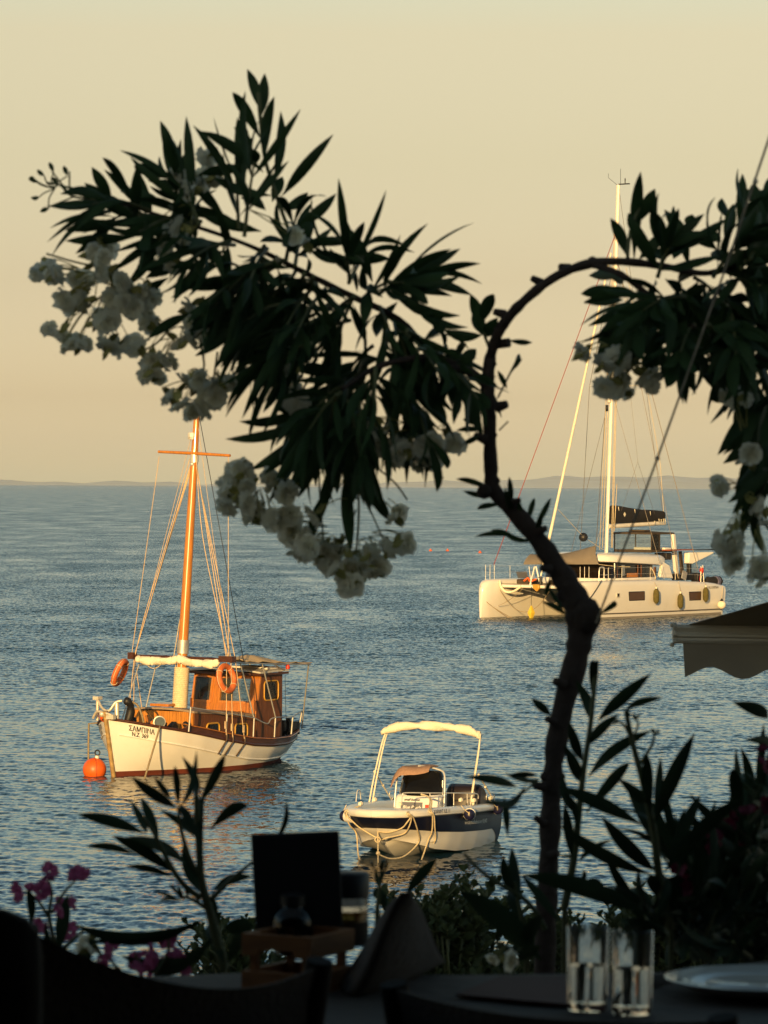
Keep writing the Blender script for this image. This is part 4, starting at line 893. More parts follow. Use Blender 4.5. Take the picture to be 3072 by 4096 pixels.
rp3 = MB(); rp3.tube(sag((5.05, -2.4, 1.42), (5.1, .6, 1.35), 1.1, 18), .016, 5); rp3.tube(sag((5.1, -.9, 1.45), (5.3, -2.25, .55), .1), .012, 5); rp3.tube(sag((5.95, -2.75, .95), (5.6, -1.3, -.05), .06), .016, 5); rp3.tube(sag((5.95, -2.75, .9), (5.4, -1.25, -.05), .06), .014, 5)
rp3.build('bridle_rope', M['old_rope'], CA)
MB().tube(sag((4.6, 3.2, 1.86), (6.1, 3.0, .55), .12), .02, 5).build('mooring_line', M['black'], CA)
for s_, (x0, x1, z0, z1) in (('w', (1.0, 2.37, .87, 1.27)), ('w', (-4.05, -2.93, .765, 1.165)), ('s', (3.12, 3.34, 1.06, 1.22))):
    fr = MB(); q = [ca_out(x0, z0, .008), ca_out(x1 - (.08 if s_ == 'w' else 0), z0, .008), ca_out(x1, z1, .008), ca_out(x0 + (.05 if s_ == 'w' else 0), z1, .008)]
    wn = MB().prism(q, (0, .008, 0)).build('hull_window', M['blind'] if s_ == 'w' else M['dark_glass'], CA, smooth=False)
    fr.tube(q + q[:2], .022, 4).build('frame', M['dark_glass'] if s_ == 'w' else M['roof_grey'], wn)
letters('registration_lettering', 'NL G18756H', mat('grey_ink', (.10, .09, .08), .6), CA, lambda x, y, w: ca_out(-4.72 - x, 1.30 + y, .012), .17)
MB().tube(catmull([(.28, 3.15, 2.4), (.1, 3.2, 2.2), (0, 3.25, 1.9), (.05, 3.2, 1.85)], 4), .025, 5).tube([(-1.95, 3.14, 2.35), (-2.1, 3.2, 1.85)], .02, 5).build('coiled_line', M['rope'], CA)
MB().ball((-4.45, 3.05, 2.2), .16, 10, (.7, .7, 1)).tube([(-4.3, 3.05, 1.7), (-4.45, 3.05, 2.3)], .03).build('red_lifesling', M['red'], CA)
MB().tube([(-4.6, 3.1, 1.5), (-4.55, 3.05, 2.45)], .025, 6).tube([(-4.3, 3.1, 1.5), (-4.4, 3.05, 2.4)], .02, 6).build('stern_rail', M['steel'], CA)
tb = MB()
rows = []
for i in range(9):
    t = i / 8; x = lerp(-5.3, -6.75, t); r_ = .24 * (1 if 0 < i < 8 else .6); rows.append([Vector((x, 2.75 + math.cos(a) * r_ * .8, 1.62 + math.sin(a) * r_ * (1 + .08 * math.sin(i * 2)))) for a in [2 * math.pi * j / 12 for j in range(12)]])
tb.grid(rows, close=True); k = len(tb.v); tb.f += [tuple(range(12)), tuple(range(k - 12, k))]
t = empty('dinghy', caw((0, 0, 0)), -(math.pi / 2 + R(CPH)), 'rolled black dinghy bag with blue end lying on the catamaran stern', 'dinghy')
tb.build('bag', M['charcoal_canvas'], t); MB().lathe([(.0, 0), (.255, 0), (.255, .22), (0, .22)], (-6.15, 2.75, 1.62), (-1, 0, 0)).build('band', mat('blue_cloth', (.12, .12, .2), .8, var=.4, vscale=6), t)
def long_fender(x, z0, z1, label):
    t = empty('fender', caw(ca_out(x, (z0 + z1) / 2, .17)), -(math.pi / 2 + R(CPH)), label, 'fender', 'olive fenders on the catamaran'); h = (z1 - z0) / 2
    MB().lathe([(.0, -h), (.06, -h), (.08, -h + .04), (.14, -h + .12), (.15, -h + .3), (.15, h - .25), (.13, h - .1), (.07, h - .03), (.05, h)], n=14).build('body', M['olive'], t)
    MB().lathe([(.0, 0), (.045, 0), (.04, .09), (0, .09)], (0, 0, h)).build('eye', M['canvas'], t)
    MB().tube([(0, 0, h + .08), (.05, -.1, 1.72 - (z0 + z1) / 2)], .012, 5).build('line', M['rope'], t)
long_fender(.27, .67, 1.40, 'olive fender hanging beside the wide dark window amidships on the catamaran')
long_fender(-1.95, .385, 1.12, 'lowest olive fender on the catamaran, in the middle of the three')
long_fender(-4.2, .665, 1.39, 'olive fender nearest the catamaran stern, right of the small rear window')
t = empty('ball_fender', caw((-5.6, 3.5, .495)), 0, 'round white ball fender hanging at the catamaran stern', 'fender')
MB().ball((0, 0, 0), .21, 20).build('ball', M['canvas'], t); MB().lathe([(.10, 0), (.05, .07), (.03, .12), (0, .12)], (0, 0, .185)).build('neck', M['black'], t); MB().tube([(0, 0, .29), (.05, .02, .95)], .014, 5).build('line', M['rope'], t)
t = empty('day_marker', caw((5.12, -.45, .25)), 0, 'yellow diamond marker hanging on a line under the catamaran bow beam', 'marker')
MB().lathe([(.0, -.36), (.04, -.33), (.175, -.02), (.175, .02), (.04, .33), (0, .36)], n=4).build('diamond', M['yellow'], t, smooth=False); MB().tube([(0, 0, .34), (0, 0, 1.25)], .012, 5).build('line', M['black'], t)
t = empty('anchor_ball', caw((1.404, 0, 3.83)), 0, 'black anchor ball hung on a line in front of the catamaran mast', 'marker')
MB().lathe([(.22 * math.sin(a), -.22 * math.cos(a)) for a in (0, .4, .8, 1.2, 1.57, 1.95, 2.35, 2.75, 3.1)], axis=(1, .3, .2)).build('disc', M['black'], t); MB().lathe([(.22 * math.sin(a), -.22 * math.cos(a)) for a in (0, .4, .8, 1.2, 1.57, 1.95, 2.35, 2.75, 3.1)], axis=(.3, 1, .2)).build('cross_disc', M['black'], t)
# little orange floats marking the swimming line, far out
for i, (px, py, lab) in enumerate(((1722, 2204, 'tiny orange float left of the pair of floats on open water'), (1790, 2204, 'brightest tiny orange float on the open water, between two fainter ones'), (1735 + 185, 2212, 'tiny orange float just left of the catamaran bow'), (1612, 2204, 'tiny orange float nearest the hanging white blossoms'))):
    q = sea_pt(px, py); MB().ball((0, 0, .05), .13, 10, (1.2, 1, .8)).lathe([(.05, .1), (.03, .22), (0, .24)]).build('marker_float', M['orange'], loc=(q.x, q.y, 0)); o = COL.objects[-1]; tag(o, lab, 'float', 'orange marker floats on the sea')
# ------------------------------------------------------------------ shore: terrace, slope, unseen building added for shade, awning
FLOOR = 4.83
ys = [-40, 8.6, 9.0, 10, 12, 15, 19, 24, 30, 38, 50]; zs_ = [FLOOR, FLOOR, 4.6, 4.2, 3.6, 2.9, 2.1, 1.1, -.1, -1.5, -4]
rgn = random.Random(1); rows = []
for y, z in zip(ys, zs_): rows.append([Vector((x, y, z - .02 + (rgn.uniform(-.15, .15) if 9 < y < 40 else 0))) for x in range(-90, 91, 3)])
tag(MB().grid(rows).build('ground', mat('earth', (.10, .075, .045), .95, var=.3, vscale=1.5, bump=.8, bscale=6)), kind='structure')
tag(MB().box((0, 1.6, FLOOR - .1), (44, 14, .2)).build('terrace_floor', mat('terrace_stone', (.12, .10, .08), .85, var=.2, vscale=2, bump=.4, bscale=12)), kind='structure')
bd = empty('shade_building', (-4, -6, FLOOR), 0, 'unseen long building with a porch roof, added to shade the terrace and plants', 'building')  # added out of view, wall and roofs sized to shade the foreground
wm = mat('plaster', (.13, .10, .075), .9, var=.12, vscale=1.2, bump=.3, bscale=10)
MB().box((0, -.2, 2.7), (56, .4, 5.4)).build('wall', wm, bd)
MB().prism([(-28.5, .5, 5.35), (-28.5, -6, 7.2), (-28.5, -6, 7.0), (-28.5, .5, 5.15)], (57, 0, 0)).build('roof', mat('roof_tile', (.30, .11, .06), .8, var=.25, vscale=8), bd, smooth=False)
MB().prism([(-20, .0, 3.3), (-20, 9.6, 2.75), (-20, 9.6, 2.65), (-20, .0, 3.2)], (44, 0, 0)).build('shade_porch_roof', mat('porch_wood', (.05, .033, .02), .8, var=.2), bd, smooth=False)
pw = MATS['porch_wood']
for x in (-16, -9, 12, 20): MB().box((x, 9.3, 1.34), (.16, .16, 2.68)).build('porch_post', pw, bd)
MB().box((4, .02, 1.1), (1.1, .08, 2.2)).build('door', pw, bd)
for x in (-6, 0, 9): MB().box((x, .02, 1.5), (1.2, .08, 1.2)).build('window', M['dark_glass'], bd)
# awning of a lower terrace, at the right
aw = empty('awning', (0, 0, 0), 0, 'beige retractable awning with scalloped valance at the right edge', 'awning')
A0 = atd(1461, 1369, 18.0); U = Vector((1, .02, -.008)).normalized(); Vv = Vector((.5, -.6, .226))
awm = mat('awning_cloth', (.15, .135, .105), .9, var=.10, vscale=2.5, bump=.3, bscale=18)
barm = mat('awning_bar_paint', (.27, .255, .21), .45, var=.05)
LN = 5.0
prof = [(-.02, .085), (.03, .10), (.07, .07), (.055, .04), (.05, .018), (.075, .0), (.075, -.025), (.05, -.04), (.055, -.06), (.085, -.075), (.07, -.10), (.0, -.105), (-.05, -.06), (-.06, .03)]
prof = [(a * .5, b * .45) for a, b in prof]
mb = MB(); mb.grid([[A0 + U * s_ + Vector((0, -a, b)) for a, b in prof] for s_ in (.0, 1, 2, LN)], close=True); k = len(mb.v); n = len(prof); mb.f += [tuple(range(n)), tuple(range(k - n, k))]
mb.build('front_bar', barm, aw, ang=35)
mb = MB(); cap = [A0 + U * .002 + Vector((0, -a * 1.15 + .0, b * 1.12 + (.004))) for a, b in prof]; mb.prism(cap, U * -.02); mb.box(A0 + Vector((-.02, -.01, .042)), (.02, .02, .02)); mb.box(A0 + Vector((-.02, .0, -.054)), (.02, .03, .02))
mb.build('end_cap', barm, aw, bevel=.006)
rows = []
for i in range(145):
    s_ = .03 + LN * i / 144; d = .142 + .028 * math.cos(2 * math.pi * s_ / .31); row = []
    for j in range(7):
        t = j / 6; row.append(A0 + U * (s_ + .012 * t) + Vector((0, -.03 + .012 * t * math.sin(5 * s_ + 2 * t) + .010 * math.sin(13 * s_) * t, -.045 - d * t)))
    rows.append(row)
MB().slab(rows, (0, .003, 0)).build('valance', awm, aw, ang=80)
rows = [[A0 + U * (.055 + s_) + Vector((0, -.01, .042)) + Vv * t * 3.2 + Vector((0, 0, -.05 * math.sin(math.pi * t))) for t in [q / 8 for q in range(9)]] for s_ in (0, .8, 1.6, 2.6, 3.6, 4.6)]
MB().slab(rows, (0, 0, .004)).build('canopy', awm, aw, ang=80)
MB().tube([A0 + U * .6 + Vector((0, 0, .05)), A0 + U * .6 + Vv * 1.6 + Vector((.8, 0, -.25)), A0 + U * .6 + Vv * 3.2 + Vector((0, 0, -.1))], .03, 6).build('arm', barm, aw)
for s_ in (.9, 3.6): MB().tube([A0 + U * (LN * .98) + Vector((-.2 * s_, 0, 0)), A0 + U * (LN * .98) + Vector((-.2 * s_, .2, -5))], .04, 6).build('post', barm, aw)

# far coast, thin haze plus a haze fade mixed into its base colour
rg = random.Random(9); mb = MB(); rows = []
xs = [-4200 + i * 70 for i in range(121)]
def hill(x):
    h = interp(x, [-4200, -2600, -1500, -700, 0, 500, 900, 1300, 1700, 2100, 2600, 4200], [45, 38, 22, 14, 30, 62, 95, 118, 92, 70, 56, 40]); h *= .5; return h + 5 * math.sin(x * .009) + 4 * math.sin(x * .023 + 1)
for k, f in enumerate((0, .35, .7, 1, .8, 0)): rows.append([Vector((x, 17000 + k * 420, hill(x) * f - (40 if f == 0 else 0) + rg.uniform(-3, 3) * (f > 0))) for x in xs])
tag(mb.grid(rows).build('distant_hills', mat('hazed_hill', (.39, .54, .67), .95, var=.15, vscale=.004)), kind='structure')
# ------------------------------------------------------------------ oleanders and coastal bushes in front of the sea
def leaf_mat(name, col, transl=.12):
    return mat(name, col, .55, var=.35, vscale=9, spec=.18, transl=transl)
ML_dark = leaf_mat('oleander_leaf', (.028, .056, .020), .20)
ML_low = leaf_mat('low_leaf', (.022, .042, .018), .14)
ML_round = leaf_mat('round_leaf', (.055, .072, .030), .15)
M_bark = mat('oleander_bark', (.034, .021, .016), .85, var=.3, vscale=14, bump=.9, bscale=45)
M_twig = mat('green_twig', (.085, .095, .035), .6, var=.2, vscale=10)
M_white = mat('white_petal', (.90, .87, .75), .8, var=.04, vscale=20, transl=.72, spec=.1)
M_cream = mat('calyx', (.26, .24, .07), .7, var=.2)
M_pink = mat('pink_petal', (.50, .12, .27), .6, var=.15, vscale=30, transl=.45)
M_red = mat('red_petal', (.16, .008, .035), .6, var=.2, vscale=30, transl=.3)
_w = [.06, .34, .66, .88, .99, 1.0, .92, .74, .44, 0.03]
def leaf(mb, base, tip, wid, rng, roll=None, bend=None):
    b, t = Vector(base), Vector(tip); L = t - b; ln = L.length
    if ln < 1e-4: return
    T = L / ln; view = Vector((0, 1, 0)); sd = T.cross(view); sd = sd.normalized() if sd.length > .05 else Vector((1, 0, 0)); up = sd.cross(T).normalized()
    a = rng.uniform(-.45, .45) if roll is None else roll
    S_ = sd * math.cos(a) + up * math.sin(a); N = up * math.cos(a) - sd * math.sin(a)
    bd = (rng.uniform(-.12, .12) if bend is None else bend) * ln
    bo = sd * bd if bend is not None else (N * bd * 1.6 + Vector((0, 0, rng.uniform(-.02, .07) * ln)))
    n = len(_w); vs = []
    for i, w in enumerate(_w):
        s_ = i / (n - 1); p = b + L * s_ + bo * (4 * s_ * (1 - s_)); h = wid * .5 * w
        vs += [p - S_ * h + N * h * .35, p, p + S_ * h + N * h * .35]
    fs = []
    for i in range(n - 1): fs += [(3 * i, 3 * i + 1, 3 * i + 4, 3 * i + 3), (3 * i + 1, 3 * i + 2, 3 * i + 5, 3 * i + 4)]
    mb.add(vs, fs)
def shoot(mb, tw, pts, n, ln, wid, rng, spread=1.0, r=.004, start=.15, droop=0.0):
    """a twig with leaves in whorls along it; pts world points"""
    c = catmull(pts, 5); tw.tube(c, [r * (1.15 - .7 * i / len(c)) for i in range(len(c))], 5)
    k = max(2, n // 3)
    for q in range(k):
        s_ = start + (1 - start) * (q + .5) / k; i = min(len(c) - 2, int(s_ * (len(c) - 1))); p = c[i]; T = (c[i + 1] - c[max(0, i - 1)]).normalized(); a, b = frame_from(T)
        th0 = rng.uniform(0, 6.28)
        for j in range(3):
            th = th0 + j * 2.094 + rng.uniform(-.35, .35); op = lerp(1.15, .45, s_) * spread * rng.uniform(.75, 1.2)
            d = (T * math.cos(op) + (a * math.cos(th) + b * math.sin(th)) * math.sin(op)); d.z -= droop * rng.uniform(.3, 1.2); d.normalize()
            l = ln * rng.uniform(.72, 1.12) * (1 if s_ < .8 else .8)
            leaf(mb, p, p + d * l, wid * rng.uniform(.8, 1.15), rng, roll=rng.uniform(-1.4, 1.4))
def petal_blossom(mb, c, r, rng, axis, layers=3, five=False):
    ax = Vector(axis).normalized(); a, b = frame_from(ax)
    specs = [(5, 1.0, .55, 0)] if five else [(5, 1.05, .15, 0), (5, .9, .55, .6), (5, .62, 1.0, .2)]
    for n, k, lift, ph in specs:
        for i in range(n):
            th = 2 * math.pi * i / n + ph + rng.uniform(-.15, .15); rd = a * math.cos(th) + b * math.sin(th); tg = -a * math.sin(th) + b * math.cos(th); l = lift + rng.uniform(-.2, .2)
            d = rd * math.cos(l) + ax * math.sin(l); nn = ax * math.cos(l) - rd * math.sin(l); rr = r * k * rng.uniform(.85, 1.1); vs = []
            for (u, w) in ((.08, .10), (.40, .34), (.75, .50), (1.0, .36)):
                for j in (-1, -.5, 0, .5, 1):
                    crk = rng.uniform(-.13, .13) * u + .12 * math.sin(j * 5 + i) * u
                    vs.append(c + d * (rr * (u - .10 * u * j * j + rng.uniform(-.16, .10) * (u > .7))) + tg * (rr * w * j * (1.3 if not five else 1.1)) + nn * rr * (crk + .14 * j * j * u))
            mb.add(vs, [(p * 5 + q, p * 5 + q + 1, (p + 1) * 5 + q + 1, (p + 1) * 5 + q) for p in range(3) for q in range(4)])
def in_depth(x, y, d, rng, j=.12): return atd(x, y, d + rng.uniform(-j, j))
# ---- the oleander tree
TD = 7.5
tree = empty('oleander_tree', (atd(1180, 2100, TD).x, TD, FLOOR), 0, 'crooked white oleander tree arching over the boats, dark against the sky', 'tree')
def place(o, t):                                     # parent while keeping world coordinates
    o.parent = t; o.matrix_parent_inverse = Matrix.Translation(-Vector(t.location)); return o
def bark(pts, name, k=5):
    rng = random.Random(len(pts) * 7 + int(pts[0][0])); P_ = [atd(x, y, d) for x, y, r, d in pts]; R_ = [r * .86 * d / 8000 for x, y, r, d in pts]
    c = catmull(P_, k); rr = [float(np.interp(i / (len(c) - 1) * (len(pts) - 1), range(len(pts)), R_)) * rng.uniform(.88, 1.14) for i in range(len(c))]
    mb = MB(); mb.tube(c, rr, 12)
    for _ in range(len(pts)):                        # knots
        i = rng.randrange(2, len(c) - 2); mb.ball(c[i] + Vector((rng.choice((-1, 1)) * rr[i] * .7, -rr[i] * .3, 0)), rr[i] * .5, 8)
    return place(mb.build(name, M_bark, None), tree)
bark([(1172, 2230, 27, 7.55), (1180, 1990, 26, 7.5), (1188, 1800, 25, 7.5), (1196, 1650, 24, 7.5), (1216, 1530, 27, 7.5), (1243, 1430, 30, 7.5), (1255, 1350, 36, 7.5), (1238, 1285, 32, 7.5), (1180, 1190, 25, 7.5), (1120, 1115, 22, 7.5), (1068, 1060, 20, 7.5), (1060, 1000, 17, 7.5), (1057, 900, 17, 7.5), (1053, 830, 17, 7.5), (1060, 765, 14, 7.5)], 'trunk')
MBk = MB(); MBk.ball(atd(1268, 1330, 7.48), .030, 10, (1, 1, 1.3)).ball(atd(1046, 1062, 7.48), .016, 8).ball(atd(1280, 566, 7.35), .012, 8).tube([atd(1060, 745, 7.5), atd(1100, 740, 7.48)], .010, 7)
rs = random.Random(8)
for x, y in ((1210, 1560), (1186, 1700), (1230, 1480), (1175, 1850), (1150, 1150), (1095, 1085), (1058, 950), (1062, 880), (1200, 1230), (1186, 1780), (1100, 680), (1180, 612), (1240, 580), (1000, 797), (920, 776)):
    s_ = rs.choice((-1, 1)); r_ = rs.uniform(8, 14); MBk.tube([atd(x + s_ * 10, y, 7.47), atd(x + s_ * (20 + r_), y - rs.uniform(2, 16), 7.46)], [r_ * .0009, r_ * .0006], 7)
place(MBk.build('knot', M_bark), tree)
bark([(1058, 775, 14, 7.5), (1080, 712, 14, 7.46), (1130, 652, 13, 7.42), (1205, 595, 12, 7.38), (1282, 568, 12, 7.34), (1360, 566, 9.5, 7.3), (1450, 578, 9, 7.3), (1530, 590, 8, 7.25), (1620, 560, 7, 7.2), (1700, 520, 6, 7.2)], 'branch')
bark([(1280, 572, 9, 7.34), (1340, 592, 8, 7.3), (1405, 640, 7, 7.3), (1470, 690, 6, 7.2), (1560, 740, 5, 7.2), (1660, 780, 5, 7.2)], 'branch')
bark([(1054, 830, 14, 7.5), (1000, 797, 12, 7.5), (940, 775, 11, 7.45), (880, 776, 9, 7.4), (810, 795, 7, 7.4), (740, 840, 5, 7.35)], 'branch')
bark([(940, 776, 9, 7.48), (860, 690, 9, 7.55), (760, 640, 8, 7.6), (660, 590, 7, 7.6), (560, 540, 6, 7.6), (470, 505, 5, 7.55), (360, 470, 4, 7.5), (250, 435, 3.5, 7.5)], 'branch')
fol = MB(); twg = MB(); rng = random.Random(11); s45 = lambda x, y: (x * .4557, 108 + y * .4557); s5 = lambda x, y: (432 + x * .4232, 432 + y * .4232); sR = lambda x, y: (1188 + x * .2838, 324 + y * .2838); sQ = lambda x, y: (1350 + x * .2442, 702 + y * .2442)
def tl(f, q, wd, d=TD, j=.10, bend=None, mb=None):
    b = f(q[0], q[1]); t = f(q[2], q[3]); leaf(mb or fol, in_depth(*b, d, rng, j * .4), in_depth(*t, d, rng, j), wd * d / 8000, rng, bend=bend)
for q in [(1245, 300, 1172, 90), (1235, 420, 1102, 200), (1255, 520, 1300, 220), (1300, 620, 1330, 290), (1340, 690, 1580, 400), (1250, 580, 955, 385), (1240, 310, 1255, 110), (1165, 490, 1108, 365), (830, 600, 760, 335), (845, 640, 770, 440), (840, 590, 915, 475), (800, 610, 635, 550), (1180, 560, 940, 590), (1290, 690, 1010, 600), (1060, 780, 915, 600), (640, 800, 650, 545), (720, 790, 655, 570), (830, 770, 570, 670), (560, 760, 400, 630), (530, 720, 435, 555), (640, 800, 480, 730), (590, 830, 350, 810), (600, 820, 310, 855), (640, 885, 310, 905), (740, 925, 590, 1130), (800, 1080, 590, 1250), (900, 1000, 690, 1080), (1100, 1270, 850, 1400), (900, 1250, 700, 1370), (1340, 760, 1460, 675), (1400, 840, 1595, 680), (1440, 950, 1485, 810), (880, 900, 830, 640), (900, 930, 845, 700), (1000, 700, 700, 620), (1150, 830, 800, 760), (1240, 860, 960, 790), (860, 960, 560, 760), (1060, 960, 700, 850), (1100, 1000, 840, 930), (980, 1020, 660, 1040), (1150, 1100, 840, 1120), (1180, 1200, 1000, 1320), (1200, 1300, 1130, 1560), (1230, 1380, 1250, 1550), (1180, 560, 1145, 400), (1215, 540, 1200, 470), (1290, 720, 1340, 600), (1260, 760, 1140, 700), (1200, 500, 1130, 390)]: tl(s45, q, 25)
for q in [(880, 420, 750, 135), (700, 330, 970, 300), (560, 260, 780, 310), (500, 190, 575, 115), (860, 460, 840, 640), (420, 440, 340, 590), (1000, 450, 1190, 580), (600, 980, 370, 1015), (620, 1130, 350, 1550), (660, 1180, 500, 1480), (700, 1200, 430, 1570), (700, 1430, 560, 1760), (740, 1400, 770, 1800), (750, 1310, 870, 1600), (850, 1420, 970, 1640), (830, 1030, 1010, 1340), (780, 1100, 870, 1380), (1200, 1170, 1070, 1350), (1250, 760, 1330, 800), (1240, 690, 1190, 560), (1330, 860, 1410, 760), (1450, 690, 1380, 480), (1430, 640, 1500, 480), (1450, 700, 1520, 600), (1440, 690, 1400, 560), (540, 1170, 250, 1380), (680, 1200, 700, 1500), (640, 1150, 600, 1400), (760, 1100, 720, 1400), (480, 700, 420, 940), (560, 760, 410, 940), (700, 900, 480, 870), (900, 700, 1010, 520), (930, 760, 1150, 960), (1000, 820, 1200, 1100), (900, 900, 1090, 1180), (1080, 900, 1260, 1130), (1100, 780, 1210, 980)]: tl(s5, q, 28)
for q, bn in [((930, 400, 1335, 385), -.12), ((950, 430, 1330, 590), -.12), ((1060, 440, 1370, 650), -.16), ((560, 1050, 200, 1130), .10), ((540, 1130, 130, 1220), .06), ((1240, 660, 1440, 690), -.1), ((580, 1010, 380, 1060), .1)]: tl(s5, q, 24, bend=bn)
for q in [(640, 830, 690, 165), (700, 530, 800, 295), (660, 640, 595, 480), (580, 800, 460, 520), (680, 830, 870, 610), (800, 820, 880, 740), (930, 800, 865, 650), (1080, 720, 870, 455), (1060, 600, 1085, 490), (1270, 760, 1080, 660), (1350, 520, 1310, 365), (1430, 560, 1465, 180), (1330, 700, 1395, 410), (1560, 450, 1545, 260), (1600, 430, 1630, 310), (1300, 700, 1195, 610), (520, 960, 295, 955), (540, 1060, 235, 1095), (560, 1140, 255, 1160), (700, 1180, 290, 1340), (740, 1260, 380, 1520), (690, 1300, 480, 1520), (800, 1250, 740, 1590), (900, 1280, 960, 1590), (1060, 1200, 1160, 1590), (1170, 1250, 1110, 1400), (560, 1000, 420, 930), (800, 1200, 560, 1500), (940, 1250, 1090, 1520), (1060, 900, 1050, 640), (1000, 740, 940, 830)]: tl(sR, q, 27)
tw_rng = random.Random(5)
for q in [(1150, 680, 820, 1150), (1250, 840, 1000, 1060), (1230, 1100, 1020, 1410), (1265, 1420, 1040, 1800), (950, 570, 770, 670), (780, 300, 550, 410), (960, 400, 700, 440), (1250, 1380, 1040, 1600), (1265, 800, 1120, 1380), (700, 20, 690, 290), (1265, 1150, 1100, 1390)]: tl(sQ, q, 34)
for q in [(1200, 1020, 890, 1200), (960, 590, 770, 540)]: tl(sQ, q, 10, bend=-.08)
# dense inner shoots, set along the branches
for x, y, dx, dy, n in [(330, 460, -130, -20, 9), (420, 480, -120, 20, 12), (420, 500, -40, -110, 9), (500, 520, -110, 60, 12), (520, 500, 30, -150, 9), (560, 540, -60, 110, 12), (600, 560, -120, 80, 12), (620, 560, 20, -90, 9), (650, 590, -60, 120, 12), (700, 610, -90, 110, 12), (740, 620, 60, -70, 9), (760, 640, -40, 130, 12), (800, 650, 70, -40, 12), (830, 670, 30, 120, 12), (880, 700, 80, 90, 12), (740, 700, -110, 60, 12), (690, 680, -120, 90, 12), (820, 760, -90, 80, 12), (780, 800, -60, 120, 12), (760, 830, -120, 60, 12), (740, 850, -40, 140, 12), (800, 800, 10, 130, 12), (850, 780, 40, 120, 12), (960, 790, 60, 60, 9), (720, 860, -90, 100, 12), (760, 860, 20, 150, 12), (640, 640, -120, 60, 12), (580, 600, -130, 50, 9), (660, 600, -20, 90, 12), (600, 600, -40, 120, 9), (900, 740, 90, 60, 9), (680, 740, -100, 80, 9), (870, 830, 30, 130, 12)]:
    for q in range(2):
        p = in_depth(x + rng.uniform(-18, 18), y + rng.uniform(-14, 14), 7.5, rng, .22); k_ = 1 if q == 0 else rng.uniform(.7, 1.1); e = in_depth(x + dx * k_ + q * rng.uniform(-50, 50), y + dy * k_ + q * rng.uniform(-30, 40), 7.5, rng, .3)
        shoot(fol, twg, [p, (p + e) / 2 + Vector((0, 0, .012)), e], 9 if q else n - 3, .175, .0195, rng, .62, droop=.40 if dy > 20 else .05)
for x, y, dx, dy, n in [(1400, 640, -70, 60, 12), (1420, 600, 30, -70, 9), (1450, 680, -40, 80, 12), (1480, 690, 20, 80, 12), (1500, 600, 60, 60, 12), (1540, 600, 60, -70, 12), (1560, 640, 50, 70, 12), (1600, 580, 60, -60, 12), (1620, 640, 60, 60, 12), (1530, 700, 40, 70, 12), (1640, 560, 30, -110, 12), (1650, 800, 30, 120, 12), (1620, 560, 40, -60, 9), (1650, 620, 40, 40, 12), (1480, 640, -90, 30, 12), (1440, 650, -60, 40, 9), (1460, 620, 50, 50, 9), (1500, 700, -30, 60, 9), (1580, 680, 10, 90, 12), (1670, 900, -40, 120, 9), (1680, 1000, -50, 100, 9), (1570, 610, 70, 10, 12), (1640, 760, -30, 80, 12)]:
    p = in_depth(x, y, 7.25, rng, .15); e = in_depth(x + dx, y + dy, 7.25, rng, .25)
    shoot(fol, twg, [p, (p + e) / 2 + Vector((0, 0, .01)), e], n + 3, .145, .026, rng, .85, droop=.5 if dy > 20 else .1)
def twig(pts, r=4, d=TD): twg.tube(catmull([atd(x, y, d) for x, y in pts], 5), r * d / 8000, 6)
twig([(640, 540), (610, 460), (590, 400), (572, 340), (562, 250), (558, 200)], 5); twig([(250, 435), (160, 425), (130, 400), (100, 395)], 3); twig([(145, 412), (120, 380), (112, 370)], 2); twig([(160, 425), (110, 445)], 2); twig([(150, 405), (150, 370)], 2)
for x, y, dx, dy in [(75, 395, -14, -8), (80, 425, -14, 2), (110, 372, -4, -22), (140, 380, -3, -22), (100, 450, -14, 8), (90, 380, -10, -14), (118, 402, -6, -20), (70, 388, -8, -4)]: leaf(fol, atd(x + 6, y, TD), atd(x + dx, y + dy, TD), .010, rng); twig([(x + 6, y), ((x + 112) / 2, (y + 402) / 2 + 3), (118, 408)], 1.6)
twig([(330, 530), (280, 560), (240, 575), (180, 570), (100, 548)], 2.5); twig([(250, 570), (240, 620), (190, 660)], 2.5); twig([(240, 600), (260, 660)], 2); twig([(430, 730), (440, 800), (400, 840)], 2.5); twig([(470, 760), (460, 830)], 2.5); twig([(380, 690), (340, 740), (300, 760)], 2.5)
twig([(760, 960), (775, 1080), (770, 1190)], 2.6); twig([(720, 900), (690, 1010), (700, 1180)], 2.4); twig([(800, 1000), (850, 1040), (880, 1080)], 2.4); twig([(770, 1100), (730, 1200)], 2); twig([(790, 1080), (830, 1170)], 2)
twig([(1075, 860), (1105, 800), (1115, 780)], 2.5); twig([(1078, 930), (1098, 910)], 2); twig([(1355, 565), (1362, 500), (1385, 440)], 4); twig([(1060, 760), (1045, 720)], 4); twig([(1430, 565), (1455, 530), (1470, 500)], 3)
for q in [(1105, 805, 1122, 765), (1108, 800, 1128, 775), (1095, 840, 1075, 800)]: tl(lambda x, y: (x, y), q, 12)
for b in [(1068, 1060, 985, 1035), (1060, 1075, 1000, 1060), (1085, 1090, 1030, 1100), (1105, 1100, 1100, 1030), (1110, 1110, 1090, 1050), (1120, 1160, 1025, 1160), (1120, 1165, 1060, 1145), (1140, 1130, 1155, 1075), (1150, 1150, 1190, 1075), (1160, 1150, 1170, 1110), (1190, 1250, 1180, 1290), (1225, 1320, 1185, 1270), (1225, 1330, 1170, 1300), (1040, 940, 990, 965), (1045, 930, 985, 930), (1040, 920, 1000, 905), (1290, 1330, 1330, 1300), (1285, 1370, 1290, 1310), (1150, 1170, 1095, 1160), (1130, 1130, 1120, 1080), (1150, 740, 1100, 735)]: tl(lambda x, y: (x, y), b, 13)
place(fol.build('foliage', ML_dark, recalc=False), tree); place(twg.build('twigs', M_twig), tree)
